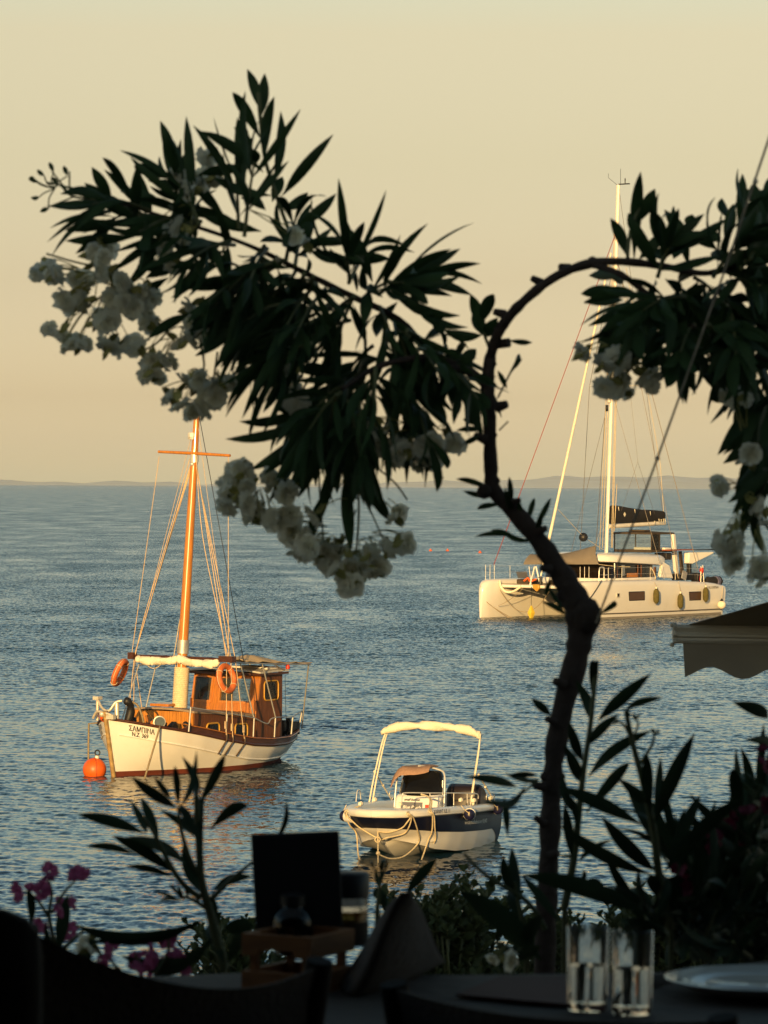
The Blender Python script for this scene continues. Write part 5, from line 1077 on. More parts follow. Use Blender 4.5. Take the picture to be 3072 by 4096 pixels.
def blossoms(pts, name, parent, m, r, d=TD, j=.10, five=False, seed=3, cal=True, per=2):
    rg = random.Random(seed); mb = MB(); cb = MB(); tw_ = MB()
    for x, y in pts:
        for _ in range(per):
            c = in_depth(x + rg.uniform(-15, 15) * (per > 1), y + rg.uniform(-13, 13) * (per > 1), d, rg, j); ax = Vector((rg.uniform(-1, 1), rg.uniform(-1.2, .4), rg.uniform(-.9, .7)))
            petal_blossom(mb, c, r * rg.uniform(.65, 1.2) * d / 8000, rg, ax, five=five)
            if cal:
                e = c - ax.normalized() * r * 1.1 * d / 8000; cx_, cy_ = sum(p[0] for p in pts) / len(pts), sum(p[1] for p in pts) / len(pts); hub = atd(lerp(x, cx_, .55) + 12, lerp(y, cy_, .45) - 34, d); cb.tube(catmull([e, e.lerp(hub, .5) + Vector((0, 0, .006)), hub], 3), .0013, 4); leaf(cb, e, c, .012, rg); leaf(cb, e + Vector((.004, 0, .004)), c + Vector((.006, 0, .006)), .010, rg)
    o = place(mb.build(name, m, recalc=False), parent)
    if cal:
        k = cb.build('calyx', M_cream, recalc=False); k.parent = o; k.matrix_parent_inverse = Matrix.Translation(-Vector(parent.location)) 
        k.matrix_parent_inverse = Matrix.Identity(4)
    return o
CL = [[(95, 585), (112, 600), (135, 640), (160, 650), (205, 690), (120, 715), (140, 735), (172, 748), (240, 690), (238, 645), (262, 650), (290, 655), (312, 690), (300, 640), (215, 535), (208, 560), (222, 595), (245, 748), (175, 610), (270, 610), (185, 640), (320, 640)],
      [(300, 745), (325, 785), (338, 815), (365, 770), (330, 800), (420, 695), (442, 690), (405, 670), (392, 740), (445, 715)],
      [(410, 825), (432, 842), (470, 828), (400, 875), (428, 880), (455, 852), (380, 865), (490, 822)],
      [(400, 385), (436, 332), (395, 398), (430, 402), (380, 490), (388, 505), (655, 515), (340, 545), (365, 575), (460, 395)],
      [(632, 760), (625, 800), (630, 830), (640, 870)],
      [(500, 1005), (522, 1012), (488, 1048), (510, 1068), (540, 1088), (562, 1108), (590, 1130), (530, 1050), (595, 1040), (610, 1062), (505, 1085), (545, 1115)],
      [(620, 1122), (642, 1148), (660, 1195), (700, 1215), (728, 1238), (758, 1262), (780, 1232), (800, 1200), (842, 1188), (860, 1172), (690, 1195), (650, 1175), (745, 1215), (810, 1225), (720, 1195), (770, 1210)],
      [(862, 1108), (850, 1122), (680, 1110)],
      [(880, 975), (905, 992), (930, 985), (955, 968), (835, 958), (850, 985), (975, 955), (815, 930), (930, 960)],
      [(1258, 763), (1308, 785), (1328, 812), (1340, 838), (1322, 830), (1398, 812), (1405, 825), (1318, 760), (1345, 780)],
      [(1552, 1058), (1588, 1172), (1570, 1195), (1580, 1150), (1592, 1205), (1640, 1115), (1652, 1222), (1618, 985), (1645, 1240), (1600, 870), (1575, 850), (1565, 1170), (1635, 1100)]]
for i, cl_ in enumerate(CL): blossoms(cl_, 'blossom_cluster', tree, M_white, 26, d=7.5 if i < 9 else 7.2, seed=20 + i, per=3 if i in (0, 5, 6, 8) else 2 if i not in (4, 7) else 1)
# ---- low oleander shoots in front of the table edge
s7 = lambda x, y: (x * .5208, 1566 + y * .5208); s8 = lambda x, y: (810 + x * .5117, 1404 + y * .5117)
def shrub(name, label, cat, stems, leaves, f, d, wd, base, group='low oleanders along the terrace edge', extra=None, seed=1, lm=None):
    global rng
    rng = random.Random(seed); b = f(*base); t = empty(name, (atd(*b, d).x, d, FLOOR), 0, label, cat, group)
    st = MB(); lf = MB()
    for pts, r in stems:
        c = catmull([atd(*f(x, y), d) for x, y in pts], 6); st.tube(c, [r * d / 8000 * (1.1 - .6 * i / len(c)) for i in range(len(c))], 7)
    g = atd(*f(*base), d); st.tube([g, Vector((g.x, d, FLOOR - .1))], 6 * d / 8000, 7)
    for q in leaves: tl(f, q[:4], (q[4] if len(q) > 4 else wd) * .88, d=d, j=.10, bend=q[5] if len(q) > 5 else None, mb=lf)
    if extra: extra(lf, st)
    place(st.build('stem', M_twig), t); place(lf.build('foliage', lm or ML_low, recalc=False), t)
    return t
shrub('oleander_shrub', 'dark leafy oleander shoot rising below the wooden fishing boat', 'shrub',
      [([(930, 1010), (870, 770), (838, 650), (822, 450), (815, 290)], 11), ([(835, 720), (760, 660), (700, 570), (640, 450), (590, 380)], 7), ([(838, 640), (790, 560), (750, 430), (740, 340)], 6), ([(880, 720), (950, 650), (1045, 570)], 6), ([(870, 770), (790, 720), (740, 715)], 5)],
      [(600, 450, 320, 370), (735, 345, 545, 215), (730, 620, 465, 460, 34), (565, 540, 355, 505, 22), (725, 632, 525, 585, 20), (770, 580, 520, 465), (610, 450, 540, 310, 20), (660, 500, 585, 300, 26), (710, 310, 640, 215, 16), (740, 340, 725, 170, 18), (805, 310, 755, 130, 24), (745, 340, 815, 105, 18), (825, 330, 935, 120, 26), (845, 590, 850, 285, 30), (870, 435, 1030, 335, 30), (825, 690, 760, 490, 34), (830, 470, 660, 350, 24), (810, 460, 745, 330, 24), (1122, 500, 1185, 310, 15, -.10),
       (860, 800, 300, 825, 40, .14), (850, 805, 340, 890, 18, .08), (885, 880, 500, 955, 46, .22), (880, 690, 1050, 628, 26, .12), (1060, 835, 930, 840, 44), (900, 860, 880, 690, 24), (760, 730, 700, 660, 10), (750, 730, 640, 690, 10), (760, 735, 660, 745, 9), (765, 730, 735, 660, 9), (780, 720, 770, 670, 9), (940, 1000, 1000, 870, 30), (930, 990, 860, 830, 30)], s7, 6.0, 30, (930, 1010), seed=3)
def dense(cx, cy, wx, wy, n, d, ln, f, up=(0, -1)):
    def go(lf, st):
        for _ in range(n):
            x, y = f(cx + rng.uniform(-wx, wx), cy + rng.uniform(-wy, wy)); p = in_depth(x, y, d, rng, .3); e = in_depth(x + rng.uniform(-60, 60), y + rng.uniform(-110, -20), d, rng, .35)
            shoot(lf, st, [p, (p + e) / 2, e], 9, ln, .021, rng, .6)
    return go
shrub('oleander_shrub', 'tall dark oleander shoot just right of the tree trunk', 'shrub',
      [([(800, 1090), (840, 880), (860, 700), (880, 520), (912, 300), (935, 70)], 9)],
      [(915, 310, 850, 130), (925, 260, 935, 50, 24), (940, 300, 1165, 100, 32), (1060, 250, 1215, 200, 20), (905, 400, 1030, 270, 26), (875, 470, 820, 300), (900, 540, 1170, 340, 30), (890, 690, 1075, 475, 30), (870, 560, 800, 400, 30), (745, 280, 660, 205, 22), (830, 880, 800, 650, 26), (860, 900, 1005, 800, 18), (840, 690, 790, 520, 26), (850, 760, 800, 600, 22), (830, 900, 770, 870, 12), (880, 980, 960, 985, 18), (880, 930, 860, 1010, 14)], s8, 6.4, 28, (800, 1090), seed=5)
shrub('oleander_shrub', 'second dark oleander shoot from the trunk, with buds at its top', 'shrub',
      [([(1250, 1180), (1200, 950), (1175, 750), (1130, 550), (1090, 400), (1060, 260)], 10), ([(1100, 420), (1060, 330), (1030, 300)], 4), ([(1120, 480), (1170, 400), (1180, 350)], 4), ([(1085, 380), (1110, 320), (1105, 290)], 3)],
      [(1180, 730, 1350, 350, 38), (1150, 650, 1025, 540, 28), (1165, 690, 1150, 440, 30), (1182, 700, 1205, 450, 22), (1185, 935, 955, 700, 40), (1170, 950, 780, 740, 36, .06), (1130, 740, 780, 580, 36), (1220, 940, 1555, 625, 40), (1230, 930, 1375, 610, 32), (1200, 1060, 1160, 950, 34), (1240, 960, 1180, 1150, 30), (1060, 270, 1040, 240, 9), (1065, 270, 1075, 235, 9), (1100, 300, 1090, 265, 9), (1105, 300, 1125, 270, 9), (1180, 360, 1170, 330, 12), (1182, 360, 1195, 335, 12), (1030, 310, 1000, 320, 12), (1150, 1120, 620, 950, 46, -.05), (1120, 1060, 900, 1000, 30)], s8, 6.0, 30, (1250, 1180), seed=7)
shrub('oleander_shrub', 'low dark oleander blades left of the trunk foot', 'shrub',
      [([(720, 1180), (640, 1060), (480, 960), (375, 860)], 6), ([(640, 1200), (610, 1080), (590, 980)], 6), ([(690, 545), (640, 590), (540, 660), (400, 700)], 3), ([(690, 550), (600, 545)], 3)],
      [(600, 1050, 540, 870, 28), (612, 1080, 578, 830, 30), (700, 1310, 360, 1020, 60, -.05), (780, 1150, 620, 950, 24), (600, 580, 380, 535, 24), (640, 560, 480, 620, 20, .2), (560, 790, 545, 620, 18), (690, 530, 560, 530, 16), (560, 640, 460, 640, 14), (690, 560, 545, 520, 14), (620, 1180, 560, 1020, 30), (620, 1300, 700, 1120, 40)], s8, 6.3, 30, (640, 1200), seed=9)
shrub('oleander_shrub', 'single dark oleander sprig beside the folded napkin', 'shrub', [([(10, 1100), (20, 1000), (30, 900)], 5), ([(20, 1000), (5, 920)], 3), ([(24, 980), (50, 910)], 3)],
      [(130, 1035, 262, 880, 28), (20, 1010, 0, 930, 12), (25, 990, 48, 905, 12), (28, 960, 30, 890, 10), (20, 1060, 5, 1000, 24), (40, 1100, 20, 1000, 24), (0, 940, -12, 905, 8), (40, 925, 60, 900, 8)], s8, 6.6, 24, (10, 1100), seed=10)
bp = [(75, 675), (150, 665), (165, 690), (190, 620), (205, 610), (328, 630), (335, 615), (245, 740), (285, 745), (150, 830), (172, 850), (292, 860), (95, 700), (260, 760), (120, 690)]
t = shrub('pink_oleander', 'pink oleander in bloom at the far left beside the dark chair', 'shrub', [([(240, 960), (205, 800), (215, 700), (200, 640)], 5), ([(215, 780), (270, 690), (310, 650)], 4), ([(205, 800), (150, 720), (100, 690)], 4), ([(260, 930), (355, 845)], 5)],
          [(245, 945, 282, 700, 34), (130, 840, 115, 680, 24), (220, 650, 222, 625, 9), (240, 940, 190, 820, 20)], s7, 6.2, 26, (240, 960), seed=12)
blossoms([s7(*q) for q in bp], 'blossom_cluster', t, M_pink, 25, d=6.2, five=True, seed=40, cal=False, per=1)
bp = [(430, 940), (470, 925), (415, 975), (540, 970), (565, 945), (600, 960), (650, 940), (640, 925), (720, 965), (760, 960), (700, 870), (690, 880), (590, 1000), (510, 1025), (560, 1020), (640, 1015), (760, 1015), (680, 960), (745, 930), (610, 1030)]
t = shrub('pink_oleander', 'low pink oleander blooming just above the chair back rim', 'shrub', [([(600, 1120), (580, 1000), (560, 950)], 5), ([(600, 1120), (690, 960), (700, 890)], 5), ([(600, 1120), (480, 1000), (440, 950)], 4)],
          [(320, 1005, 392, 880, 30), (400, 1000, 330, 960, 24), (640, 1050, 800, 980, 40), (420, 960, 395, 905, 9)], s7, 6.0, 26, (600, 1120), seed=13)
blossoms([s7(*q) for q in bp], 'blossom_cluster', t, M_pink, 25, d=6.0, five=True, seed=41, cal=False, per=1)
blossoms([s7(350, 915), s7(372, 905), s7(360, 930)], 'white_blossom', t, M_white, 24, d=6.1, seed=42, cal=True, per=1)
t = shrub('red_oleander', 'dark red oleander thicket in bloom at the lower right edge', 'shrub', [([(1400, 1250), (1420, 1000), (1470, 760), (1510, 660)], 7), ([(1560, 1250), (1580, 900), (1640, 640)], 7), ([(1400, 1000), (1330, 950)], 4)],
          [(1659, 290, 1510, 220, 34), (1670, 425, 1560, 380, 26), (1640, 600, 1600, 570, 22), (1659, 620, 1610, 560, 22), (1680, 760, 1555, 690, 24), (1550, 900, 1540, 720, 24), (1470, 900, 1545, 720, 26), (1659, 900, 1440, 840, 30), (1680, 800, 1590, 800, 30), (1260, 940, 1450, 690, 40), (1290, 1250, 1470, 780, 50), (1360, 1250, 1300, 760, 22)], s8, 6.3, 28, (1400, 1250), extra=lambda lf, st: (dense(1470, 1110, 150, 110, 10, 6.3, .19, s8)(lf, st), dense(1620, 1000, 60, 220, 10, 6.4, .18, s8)(lf, st), dense(1400, 1240, 260, 60, 14, 6.2, .18, s8)(lf, st)), seed=15)
blossoms([s8(*q) for q in [(1640, 430), (1655, 470), (1660, 500), (1580, 692), (1640, 650), (1655, 660), (1500, 710), (1430, 790), (1540, 830), (1545, 815), (1280, 920), (1440, 835), (1330, 1020), (1310, 935), (1480, 740), (1300, 1000), (1420, 770)]], 'blossom_cluster', t, M_red, 24, d=6.1, five=True, seed=43, cal=False, per=1)
t = shrub('white_oleander', 'drooping pale oleander blooms low behind the table, left of the glasses', 'shrub', [([(560, 1380), (560, 1280), (520, 1240)], 5), ([(560, 1300), (620, 1260)], 4)], [(600, 1290, 500, 1230, 18), (640, 1300, 560, 1250, 18), (600, 1320, 700, 1250, 26)], s8, 6.2, 24, (560, 1380), seed=17)
blossoms([s8(*q) for q in [(500, 1300), (560, 1310)]], 'blossom_cluster', t, M_white, 22, d=6.2, seed=44, per=1)
# ---- round-leaved bushes on the slope
def round_bush(label, cx, cy, wx, wy, n, d, seed, base_y=2230):
    rg = random.Random(seed); t = empty('coastal_bush', (atd(cx, 2212, d).x, d, max(0, 2.9)), 0, label, 'bush', 'round-leaved bushes on the slope above the sea')
    lf = MB(); st = MB(); root = Vector((atd(cx, cy, d).x, d, atd(cx, base_y, d).z - .4))
    lobes = [(cx + rg.uniform(-.75, .75) * wx, cy + rg.uniform(-.5, .6) * wy, wx * rg.uniform(.25, .5), wy * rg.uniform(.3, .6)) for _ in range(7)] + [(cx, cy + wy * .75, wx * 1.05, wy * .5)] * 3
    for _ in range(n):
        lb = lobes[rg.randrange(len(lobes))]; a = rg.uniform(0, 6.28); q = rg.uniform(0, 1) ** .6; x = lb[0] + lb[2] * q * math.cos(a); y = lb[1] + lb[3] * q * math.sin(a) + rg.uniform(-14, 6) + 75; p = in_depth(x, y, d, rg, .5)
        e = p + Vector((rg.uniform(-.13, .13), rg.uniform(-.1, .1), rg.uniform(.04, .13)))
        if rg.random() < .5: st.tube([root.lerp(p, .55) + Vector((rg.uniform(-.05, .05), 0, 0)), p], .004, 4)
        st.tube([p, e], .0028, 4)
        for k in range(11):
            s_ = k / 10; c = p.lerp(e, s_); th = k * 2.4 + rg.uniform(-.4, .4); dv = Vector((math.cos(th) * .8, math.sin(th) * .8, .35 + .5 * s_)).normalized(); l = rg.uniform(.035, .058) * (1 - .25 * s_)
            leaf(lf, c, c + dv * l, l * .52, rg, roll=rg.uniform(-1.3, 1.3))
    for _ in range(6): st.tube([root, root.lerp(atd(cx + rg.uniform(-wx, wx) * .7, cy + rg.uniform(-wy, wy) * .5, d), .9)], .008, 5)
    place(st.build('stem', M_twig), t); place(lf.build('foliage', ML_round, recalc=False), t)
round_bush('leafy round-leaved bush on the slope below the small motorboat', 990, 1995, 115, 110, 420, 13.5, 1)
round_bush('round-leaved bush sprig poking up beside the napkin, below the motorboat bow', 935, 1935, 40, 50, 40, 13.4, 6)
round_bush('round-leaved bush between the tree trunk and the glasses', 1250, 2010, 130, 80, 330, 14.5, 2)
round_bush('round-leaved bush behind the red oleander thicket', 1430, 1985, 110, 85, 320, 14, 3)
round_bush('round-leaved bush at the lower right edge behind the thicket', 1590, 2010, 90, 100, 280, 13.8, 4)
round_bush('round-leaved bush left of the black menu board, behind the wooden crate', 505, 2040, 55, 75, 200, 13, 5)
# ---- thin rope from the trunk knot up out of the picture
o = MB().tube([atd(1288, 1345, 7.42), atd(1420, 990, 7.0), atd(1560, 600, 6.6), atd(1659, 305, 6.3), atd(1740, 70, 6.1)], .0023, 6).ball(atd(1420, 990, 7.0), .005, 8).ball(atd(1632, 392, 6.35), .005, 8).build('guy_rope', mat('grey_rope', (.42, .37, .30), .9, var=.2, vscale=30))
tag(o, 'thin straight rope running up from the trunk knot past the right crown', 'rope')
# ------------------------------------------------------------------ the taverna table in the shade, out of focus at the bottom
TZ = 5.58
def tb_pt(x, y, z=TZ): return at_z(x * 1.8517, y * 1.8517, z)
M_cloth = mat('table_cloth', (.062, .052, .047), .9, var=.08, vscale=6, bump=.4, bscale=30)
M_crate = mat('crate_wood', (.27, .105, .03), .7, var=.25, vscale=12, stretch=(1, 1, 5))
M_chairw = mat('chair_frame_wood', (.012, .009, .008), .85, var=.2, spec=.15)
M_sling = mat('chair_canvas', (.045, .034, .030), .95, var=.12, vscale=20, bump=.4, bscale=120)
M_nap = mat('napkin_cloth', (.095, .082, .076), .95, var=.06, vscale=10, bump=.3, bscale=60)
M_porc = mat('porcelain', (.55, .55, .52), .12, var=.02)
def glass_bsdf(name, ior, col=(1, 1, 1)):
    m = bpy.data.materials.new(name); m.use_nodes = True; P = m.node_tree.nodes['Principled BSDF']
    P.inputs['Transmission Weight'].default_value = 1; P.inputs['IOR'].default_value = ior; P.inputs['Roughness'].default_value = .01; P.inputs['Base Color'].default_value = (*col, 1); return m
M_glass, M_water, M_oil = glass_bsdf('tumbler_glass', 1.45, (.80, .79, .78)), glass_bsdf('drinking_water', 1.33, (.86, .85, .84)), glass_bsdf('amber_oil', 1.45, (.50, .26, .05))
def world_thing(name, c, label, cat, group=None): return empty(name, c, 0, label, cat, group)
def loc(t, p): return Vector(p) - Vector(t.location)
# table with cloth
c0 = (tb_pt(800, 2140) + Vector((0, -.2, 0))); tbl = world_thing('dining_table', (c0.x, 5.05, FLOOR), 'long dining table with a grey cloth in the shade of the terrace', 'table')
pf = [tb_pt(-120, 2128), tb_pt(530, 2101), tb_pt(1000, 2106), tb_pt(1420, 2101), tb_pt(1760, 2066)]
rows = []
for k in range(9):
    row = []
    for i in range(41):
        t = i / 40 * (len(pf) - 1); a = int(min(t, len(pf) - 2)); p = pf[a].lerp(pf[a + 1], t - a); q = Vector((p.x * .93, p.y - .85, p.z)); s_ = k / 8
        row.append(loc(tbl, p.lerp(q, s_) + Vector((0, 0, .0015 * math.sin(i * .9) * math.sin(k * 1.3)))))
    rows.append(row)
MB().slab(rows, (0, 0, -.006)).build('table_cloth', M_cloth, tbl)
MB().box((0, .0, .72), (1.35, .70, .03)).build('table_top', M_crate, tbl)
for sx in (-.6, .6):
    for sy in (-.28, .28): MB().box((sx, sy, .35), (.06, .06, .70)).build('leg', M_chairw, tbl)
# condiment crate
c = tb_pt(622, 2150); RZ = Matrix.Rotation(R(-28), 3, 'Z'); t = world_thing('condiment_crate', c, 'small wooden slatted crate on the table holding the black menu board', 'crate')
cw, cdp, ch = .112, .13, .083
def cb(p): return RZ @ Vector((p[0] - .02, p[1], p[2]))
for z0, z1 in ((.0, .030), (.052, .083)):
    for (a, b, nn) in (((-cw / 2, 0), (cw / 2, 0), (0, .008)), ((-cw / 2, cdp), (cw / 2, cdp), (0, -.008)), ((-cw / 2, 0.008), (-cw / 2, cdp - .008), (.008, 0)), ((cw / 2, 0.008), (cw / 2, cdp - .008), (-.008, 0))):
        if z0 > 0 and nn == (0, .008):              # front upper slat with a notch for the hand
            poly = [(-cw / 2, z0), (-.03, z0), (-.026, z0 + .010), (.026, z0 + .010), (.03, z0), (cw / 2, z0), (cw / 2, z1), (-cw / 2, z1)]
            MB().prism([cb((x, 0, z)) for x, z in poly], RZ @ Vector((0, .008, 0))).build('slat', M_crate, t, smooth=False)
        else: MB().prism([cb((a[0], a[1], z0)), cb((b[0], b[1], z0)), cb((b[0], b[1], z1)), cb((a[0], a[1], z1))], RZ @ Vector((nn[0], nn[1], 0))).build('slat', M_crate, t, smooth=False)
mb = MB()
for x in (-cw / 2 + .014, cw / 2 - .014):
    for y in (.014, cdp - .014): mb.box(cb((x, y, .0415)), (.011, .011, .082), rot=RZ)
mb.build('corner_post', M_crate, t, smooth=False); MB().box(cb((0, cdp / 2, .006)), (cw - .02, cdp - .02, .006), rot=RZ).build('base', M_crate, t, smooth=False)
# menu board
P_ = [atd(541, 1803, 5.36), atd(733, 1795, 5.36), atd(742, 2040, 5.34), atd(554, 2046, 5.34)]
t = world_thing('menu_board', P_[3].lerp(P_[2], .5), 'black upright menu board standing in the wooden crate', 'menu')
MB().prism([loc(t, p) for p in P_], (0, .012, 0)).build('board', mat('black_board', (.010, .009, .009), .7, var=.1), t, bevel=.003)
MB().prism([loc(t, p + Vector((0, -.004, 0)) + (P_[0] + P_[2] - 2 * p) * .04) for p in P_], (0, .003, 0)).build('cover', mat('board_cover', (.012, .010, .010), .85, var=.2), t, smooth=False)
def bottle(name, c, prof, liq, capr, label, cat):
    t = world_thing(name, c, label, cat)
    MB().lathe(prof, n=20).build('glass_body', M_glass, t); 
    if liq: MB().lathe(liq[0], n=20).build('contents', liq[1], t)
    MB().lathe(capr, n=20).build('cap', M['black'], t)
    return t
c = atd(632, 2060, 5.33); bottle('glass_shaker', c, [(.0, 0), (.026, 0), (.029, .01), (.030, .045), (.026, .060), (.016, .066), (.016, .07), (.0, .07)], ([(.0, .004), (.024, .004), (.026, .02), (0, .02)], M_oil), [(.0, .07), (.018, .07), (.018, .084), (.010, .088), (0, .088)], 'small glass oil cruet glinting in the wooden crate before the board', 'cruet')
c = atd(752, 2040, 5.42); bottle('glass_jar', c, [(.0, 0), (.028, 0), (.029, .006), (.029, .075), (.022, .085), (.0, .085)], ([(.0, .003), (.026, .003), (.026, .05), (0, .05)], M_oil), [(.0, .070), (.031, .070), (.031, .103), (.028, .106), (0, .106)], 'glass jar with a black lid and amber contents right of the menu board', 'jar'); MB().lathe([(.0295, .0), (.0298, .0), (.0298, .034), (.0295, .034)], n=20).build('jar_label', mat('brown_label', (.03, .018, .010), .8), bpy.data.objects['glass_jar'])
# folded napkin standing like a tent
t = world_thing('napkin', tb_pt(850, 2120), 'grey cloth napkin folded into a standing tent, left of the chair back', 'napkin')
ap = [atd(850, 1942, 5.08), atd(868, 1930, 5.06), atd(886, 1928, 5.06), atd(893, 1940, 5.1)]
lo = [tb_pt(732, 2128, TZ + .004), tb_pt(768, 2150, TZ + .004), tb_pt(880, 2120, TZ + .004), tb_pt(962, 2078, TZ + .004)]
ac, lc = catmull(ap, 5), catmull(lo, 5); rows = []
for i, (a_, l_) in enumerate(zip(ac, lc)):
    rows.append([loc(t, a_.lerp(l_, j / 10) + Vector((0, -.012 * math.sin(math.pi * j / 10) * (1 - abs(i / 15 - .5)), .006 * math.sin(2 * math.pi * j / 10)))) for j in range(11)])
MB().slab(rows, (0, .004, 0)).build('front_fold', M_nap, t, ang=80)
MB().slab([[loc(t, ap[0].lerp(lo[0], j / 6)), loc(t, ap[2].lerp(tb_pt(880, 2070, TZ + .004), j / 6) + Vector((0, .02, 0))), loc(t, ap[3].lerp(lo[3], j / 6) + Vector((0, .006, 0)))] for j in range(7)], (0, .004, 0)).build('back_fold', M_nap, t, ang=80)
# tumblers
def tumbler(x, y, hh, wl, label):
    c = tb_pt(x, y); t = world_thing('water_glass', c + Vector((0, 0, .002)), label, 'glass', 'water glasses on the table')
    MB().lathe([(.0, 0), (.0265, 0), (.0275, .004), (.0290, hh), (.0278, hh + .0005), (.0262, .010), (.0, .009)], n=28).build('tumbler', M_glass, t)
    MB().lathe([(.0, .0105), (.0258, .0112), (.0266, wl), (.0, wl)], n=28).build('water', M_water, t)
tumbler(1269, 2184, .114, .062, 'left one of the two half-full water glasses')
tumbler(1365, 2192, .113, .062, 'right one of the two half-full water glasses, nearer the plate')
# plate, dark napkin, place mat
c = tb_pt(1648, 2150); t = world_thing('dinner_plate', c, 'white dinner plate on the grey cloth at the lower right edge', 'plate')
MB().lathe([(.0, .003), (.085, .003), (.10, .008), (.138, .022), (.140, .025), (.136, .026), (.098, .013), (.082, .008), (.0, .007)], n=48).build('plate', M_porc, t)
MB().lathe([(.0, .009), (.075, .0095), (.083, .016), (.080, .019), (.0, .016)], n=40).build('side_dish', M_porc, t)
t = world_thing('dark_napkin', tb_pt(1440, 2135), 'dark pointed napkin lying between the right glass and the plate', 'napkin')
rows = []
for i in range(9):
    u = i / 8; p = tb_pt(1400, 2138).lerp(tb_pt(1532, 2098), u); w = .030 * (1 - u) ** .7 + .001; rows.append([loc(t, p + Vector((0, w * (v - .5) * 1.2, .004 + .016 * (1 - abs(v - .5) * 2) * (1 - u)))) for v in (0, .25, .5, .75, 1)])
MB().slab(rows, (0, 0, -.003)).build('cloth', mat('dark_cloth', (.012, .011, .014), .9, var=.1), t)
t = world_thing('place_mat', tb_pt(1100, 2130), 'dark red place mat on the table left of the glasses', 'place mat')
MB().prism([loc(t, tb_pt(x, y, TZ + .004)) for x, y in ((985, 2152), (1250, 2176), (1262, 2112), (1080, 2112))], (0, 0, .003)).build('mat', mat('mat_red', (.05, .010, .007), .85, var=.2), t, smooth=False)
# director's chairs, seen from behind
def chair(L, Rr, dip, label, h):
    """L, Rr: (x, y, d) tops of the two back posts on the print; dip: sag of the canvas"""
    a, b = atd(*L), atd(*Rr); m = (a + b) / 2; t = world_thing('director_chair', (m.x, m.y, FLOOR), label, 'chair', 'dark canvas chairs at the table')
    side = (b - a); side.z = 0; wdt = side.length; side.normalize(); fwd = Vector((-side.y, side.x, 0))
    for p, s_ in ((a, -1), (b, 1)):
        f0 = Vector((p.x, p.y, FLOOR + .44)) + fwd * .10
        MB().tube([loc(t, p + Vector((0, 0, .004))), loc(t, p.lerp(f0, .5)), loc(t, f0)], [.017, .019, .019], 10).build('back_post', M_chairw, t)
        rows_ = [loc(t, f0 + fwd * q + Vector((0, 0, .18))) for q in (-.03, .2, .40)]
        MB().tube(rows_, .017, 8, flat=.6).build('armrest', M_chairw, t)
        for q in (.0, .36): MB().tube([loc(t, f0 + fwd * q + Vector((0, 0, .18))), loc(t, Vector((f0.x, f0.y, FLOOR)) + fwd * q)], .016, 8).build('leg', M_chairw, t)
    rows = []
    for i in range(25):
        s_ = i / 24; p = a.lerp(b, s_); sg = dip * 4 * s_ * (1 - s_); bw = -fwd * .035 * math.sin(math.pi * s_)
        row = []
        for j in range(9):
            v = j / 8; z = -h * v; row.append(loc(t, p + bw * (1 - .3 * v) + Vector((0, 0, -sg * (1 - .75 * v) + z)) + fwd * (.04 * v) - fwd * (.006 if j == 0 else 0)))
        rows.append(row)
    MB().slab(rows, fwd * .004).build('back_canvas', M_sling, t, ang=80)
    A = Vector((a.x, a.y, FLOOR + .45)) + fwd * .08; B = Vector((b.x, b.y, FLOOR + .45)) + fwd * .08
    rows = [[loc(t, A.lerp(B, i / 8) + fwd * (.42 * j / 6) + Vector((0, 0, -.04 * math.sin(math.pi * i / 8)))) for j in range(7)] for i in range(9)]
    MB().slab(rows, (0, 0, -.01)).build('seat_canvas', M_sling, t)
chair((52, 2006, 4.25), (690, 2082, 4.55), .044, 'dark canvas chair back sagging across the lower left corner', .30)
chair((850, 2132, 4.5), (1560, 2205, 4.1), .012, 'dark canvas chair back at bottom centre, in front of the glasses', .30)
# a third, blurred chair at the left edge
p = atd(-60, 1915, 3.9); t = world_thing('round_chair', (p.x, p.y, FLOOR), 'black rounded chair back cut off by the left edge of the picture', 'chair')
hh = p.z - FLOOR; rows = []
for i in range(19):
    a = math.pi * (i / 18); row = []
    for j in range(9):
        v = j / 8; row.append(Vector((-.17 - .245 * math.cos(a), -.05 * math.sin(a), (hh - .075 * (1 - max(0, math.sin(a)) ** .5)) * (1 - v) + .42 * v)))
    rows.append(row)
MB().slab(rows, (0, -.03, 0)).build('backrest', M_chairw, t, ang=80)
MB().box((-.17, .22, .44), (.46, .46, .06)).build('seat', M_chairw, t, bevel=.02)
for sx in (-.36, .02):
    for sy in (.02, .42): MB().box((sx, sy, .21), (.04, .04, .42)).build('leg', M_chairw, t)
# ------------------------------------------------------------------ evening haze over the sea
hz = MB().box((0, 10480, 50), (30000, 21100, 182)).build('haze', None, smooth=False)
hm = bpy.data.materials.new('haze'); hm.use_nodes = True; ht = hm.node_tree; ht.nodes.clear()
ho = ht.nodes.new('ShaderNodeOutputMaterial'); hv = ht.nodes.new('ShaderNodeVolumePrincipled')
hv.inputs['Color'].default_value = (.74, .82, .90, 1); hv.inputs['Density'].default_value = 3.2e-5; hv.inputs['Anisotropy'].default_value = -0.1
ht.links.new(hv.outputs[0], ho.inputs['Volume']); hz.data.materials.append(hm); tag(hz, kind='stuff')
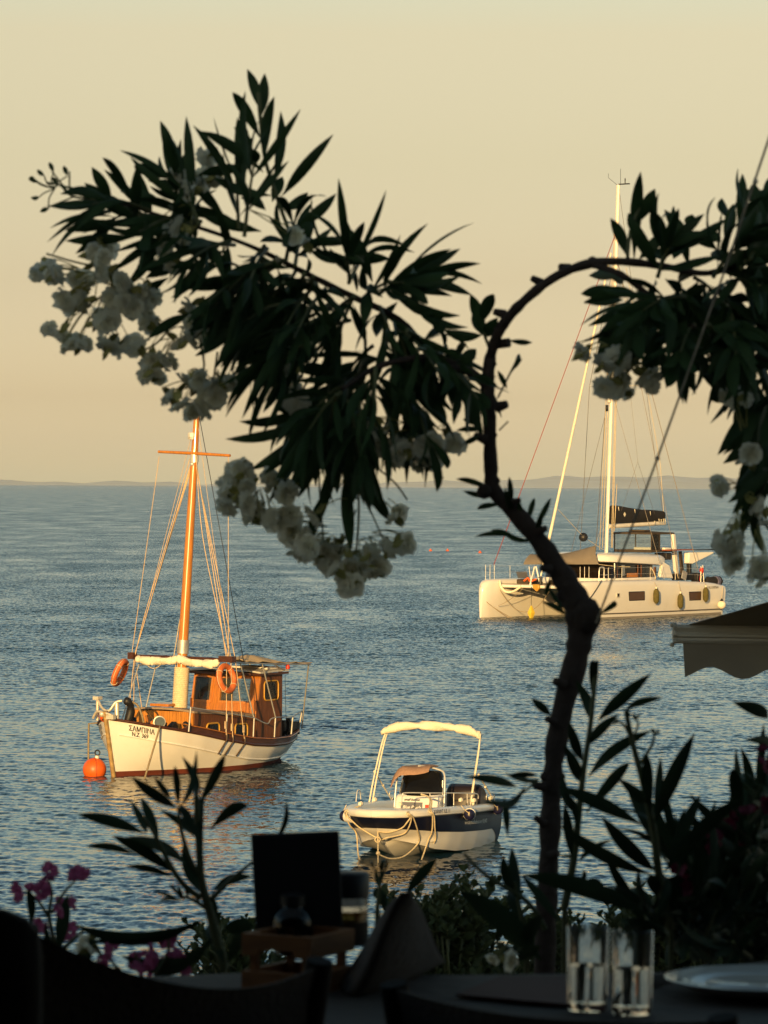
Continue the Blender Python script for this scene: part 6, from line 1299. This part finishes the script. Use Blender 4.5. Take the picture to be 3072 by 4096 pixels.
# ------------------------------------------------------------------ pieces that stand well apart become parts of their own
def split_pieces():
    bpy.context.view_layer.update()
    for o in [x for x in COL.objects if x.type == 'MESH' and x.parent and 'lettering' not in x.name and not x.name.startswith(('foliage', 'shrouds', 'guard_rail'))]:
        me = o.data; nv = len(me.vertices)
        if nv == 0 or nv > 120000: continue
        ed = np.empty(len(me.edges) * 2, np.int32); me.edges.foreach_get('vertices', ed); ed = ed.reshape(-1, 2)
        lab = np.arange(nv)
        while True:
            m = np.minimum(lab[ed[:, 0]], lab[ed[:, 1]]); n = lab.copy(); np.minimum.at(n, ed[:, 0], m); np.minimum.at(n, ed[:, 1], m); n = n[n]
            if (n == lab).all(): break
            lab = n
        roots, isl = np.unique(lab, return_inverse=True); k = len(roots)
        if k < 2 or k > 800: continue
        co = np.empty(nv * 3, np.float32); me.vertices.foreach_get('co', co); co = co.reshape(-1, 3).astype(float)
        mw = np.array(o.matrix_world); w = co @ mw[:3, :3].T + mw[:3, 3]
        lo = np.full((k, 3), np.inf); hi = -lo; np.minimum.at(lo, isl, w); np.maximum.at(hi, isl, w); sz = (hi - lo).max(1)
        gap = np.maximum(0, np.maximum(lo[:, None] - hi[None], lo[None] - hi[:, None])); near = np.sqrt((gap ** 2).sum(2)) <= np.maximum(.02, .5 * np.maximum(sz[:, None], sz[None]))
        pc = np.arange(k)
        while True:
            n = np.array([pc[near[i]].min() for i in range(k)])
            if (n == pc).all(): break
            pc = n
        ids = np.unique(pc)
        if len(ids) < 2: continue
        vp = pc[isl]; faces = [tuple(p.vertices) for p in me.polygons]; sm = me.polygons[0].use_smooth; sharp = {tuple(sorted(e.vertices)) for e in me.edges if e.use_edge_sharp}
        for q in ids:
            idx = np.nonzero(vp == q)[0]; mp = -np.ones(nv, int); mp[idx] = np.arange(len(idx)); nm = bpy.data.meshes.new(o.name.split('.')[0])
            nm.from_pydata([tuple(co[i]) for i in idx], [], [tuple(int(mp[i]) for i in f) for f in faces if vp[f[0]] == q]); nm.update()
            nm.polygons.foreach_set('use_smooth', [sm] * len(nm.polygons))
            if sharp:
                inv = {int(mp[i]): int(i) for i in idx}
                for e in nm.edges:
                    a, b = e.vertices
                    if tuple(sorted((inv[a], inv[b]))) in sharp: e.use_edge_sharp = True
            for mt_ in me.materials: nm.materials.append(mt_)
            if q == ids[0]: o.data = nm
            else:
                c = o.copy(); c.data = nm; COL.objects.link(c)
split_pieces()
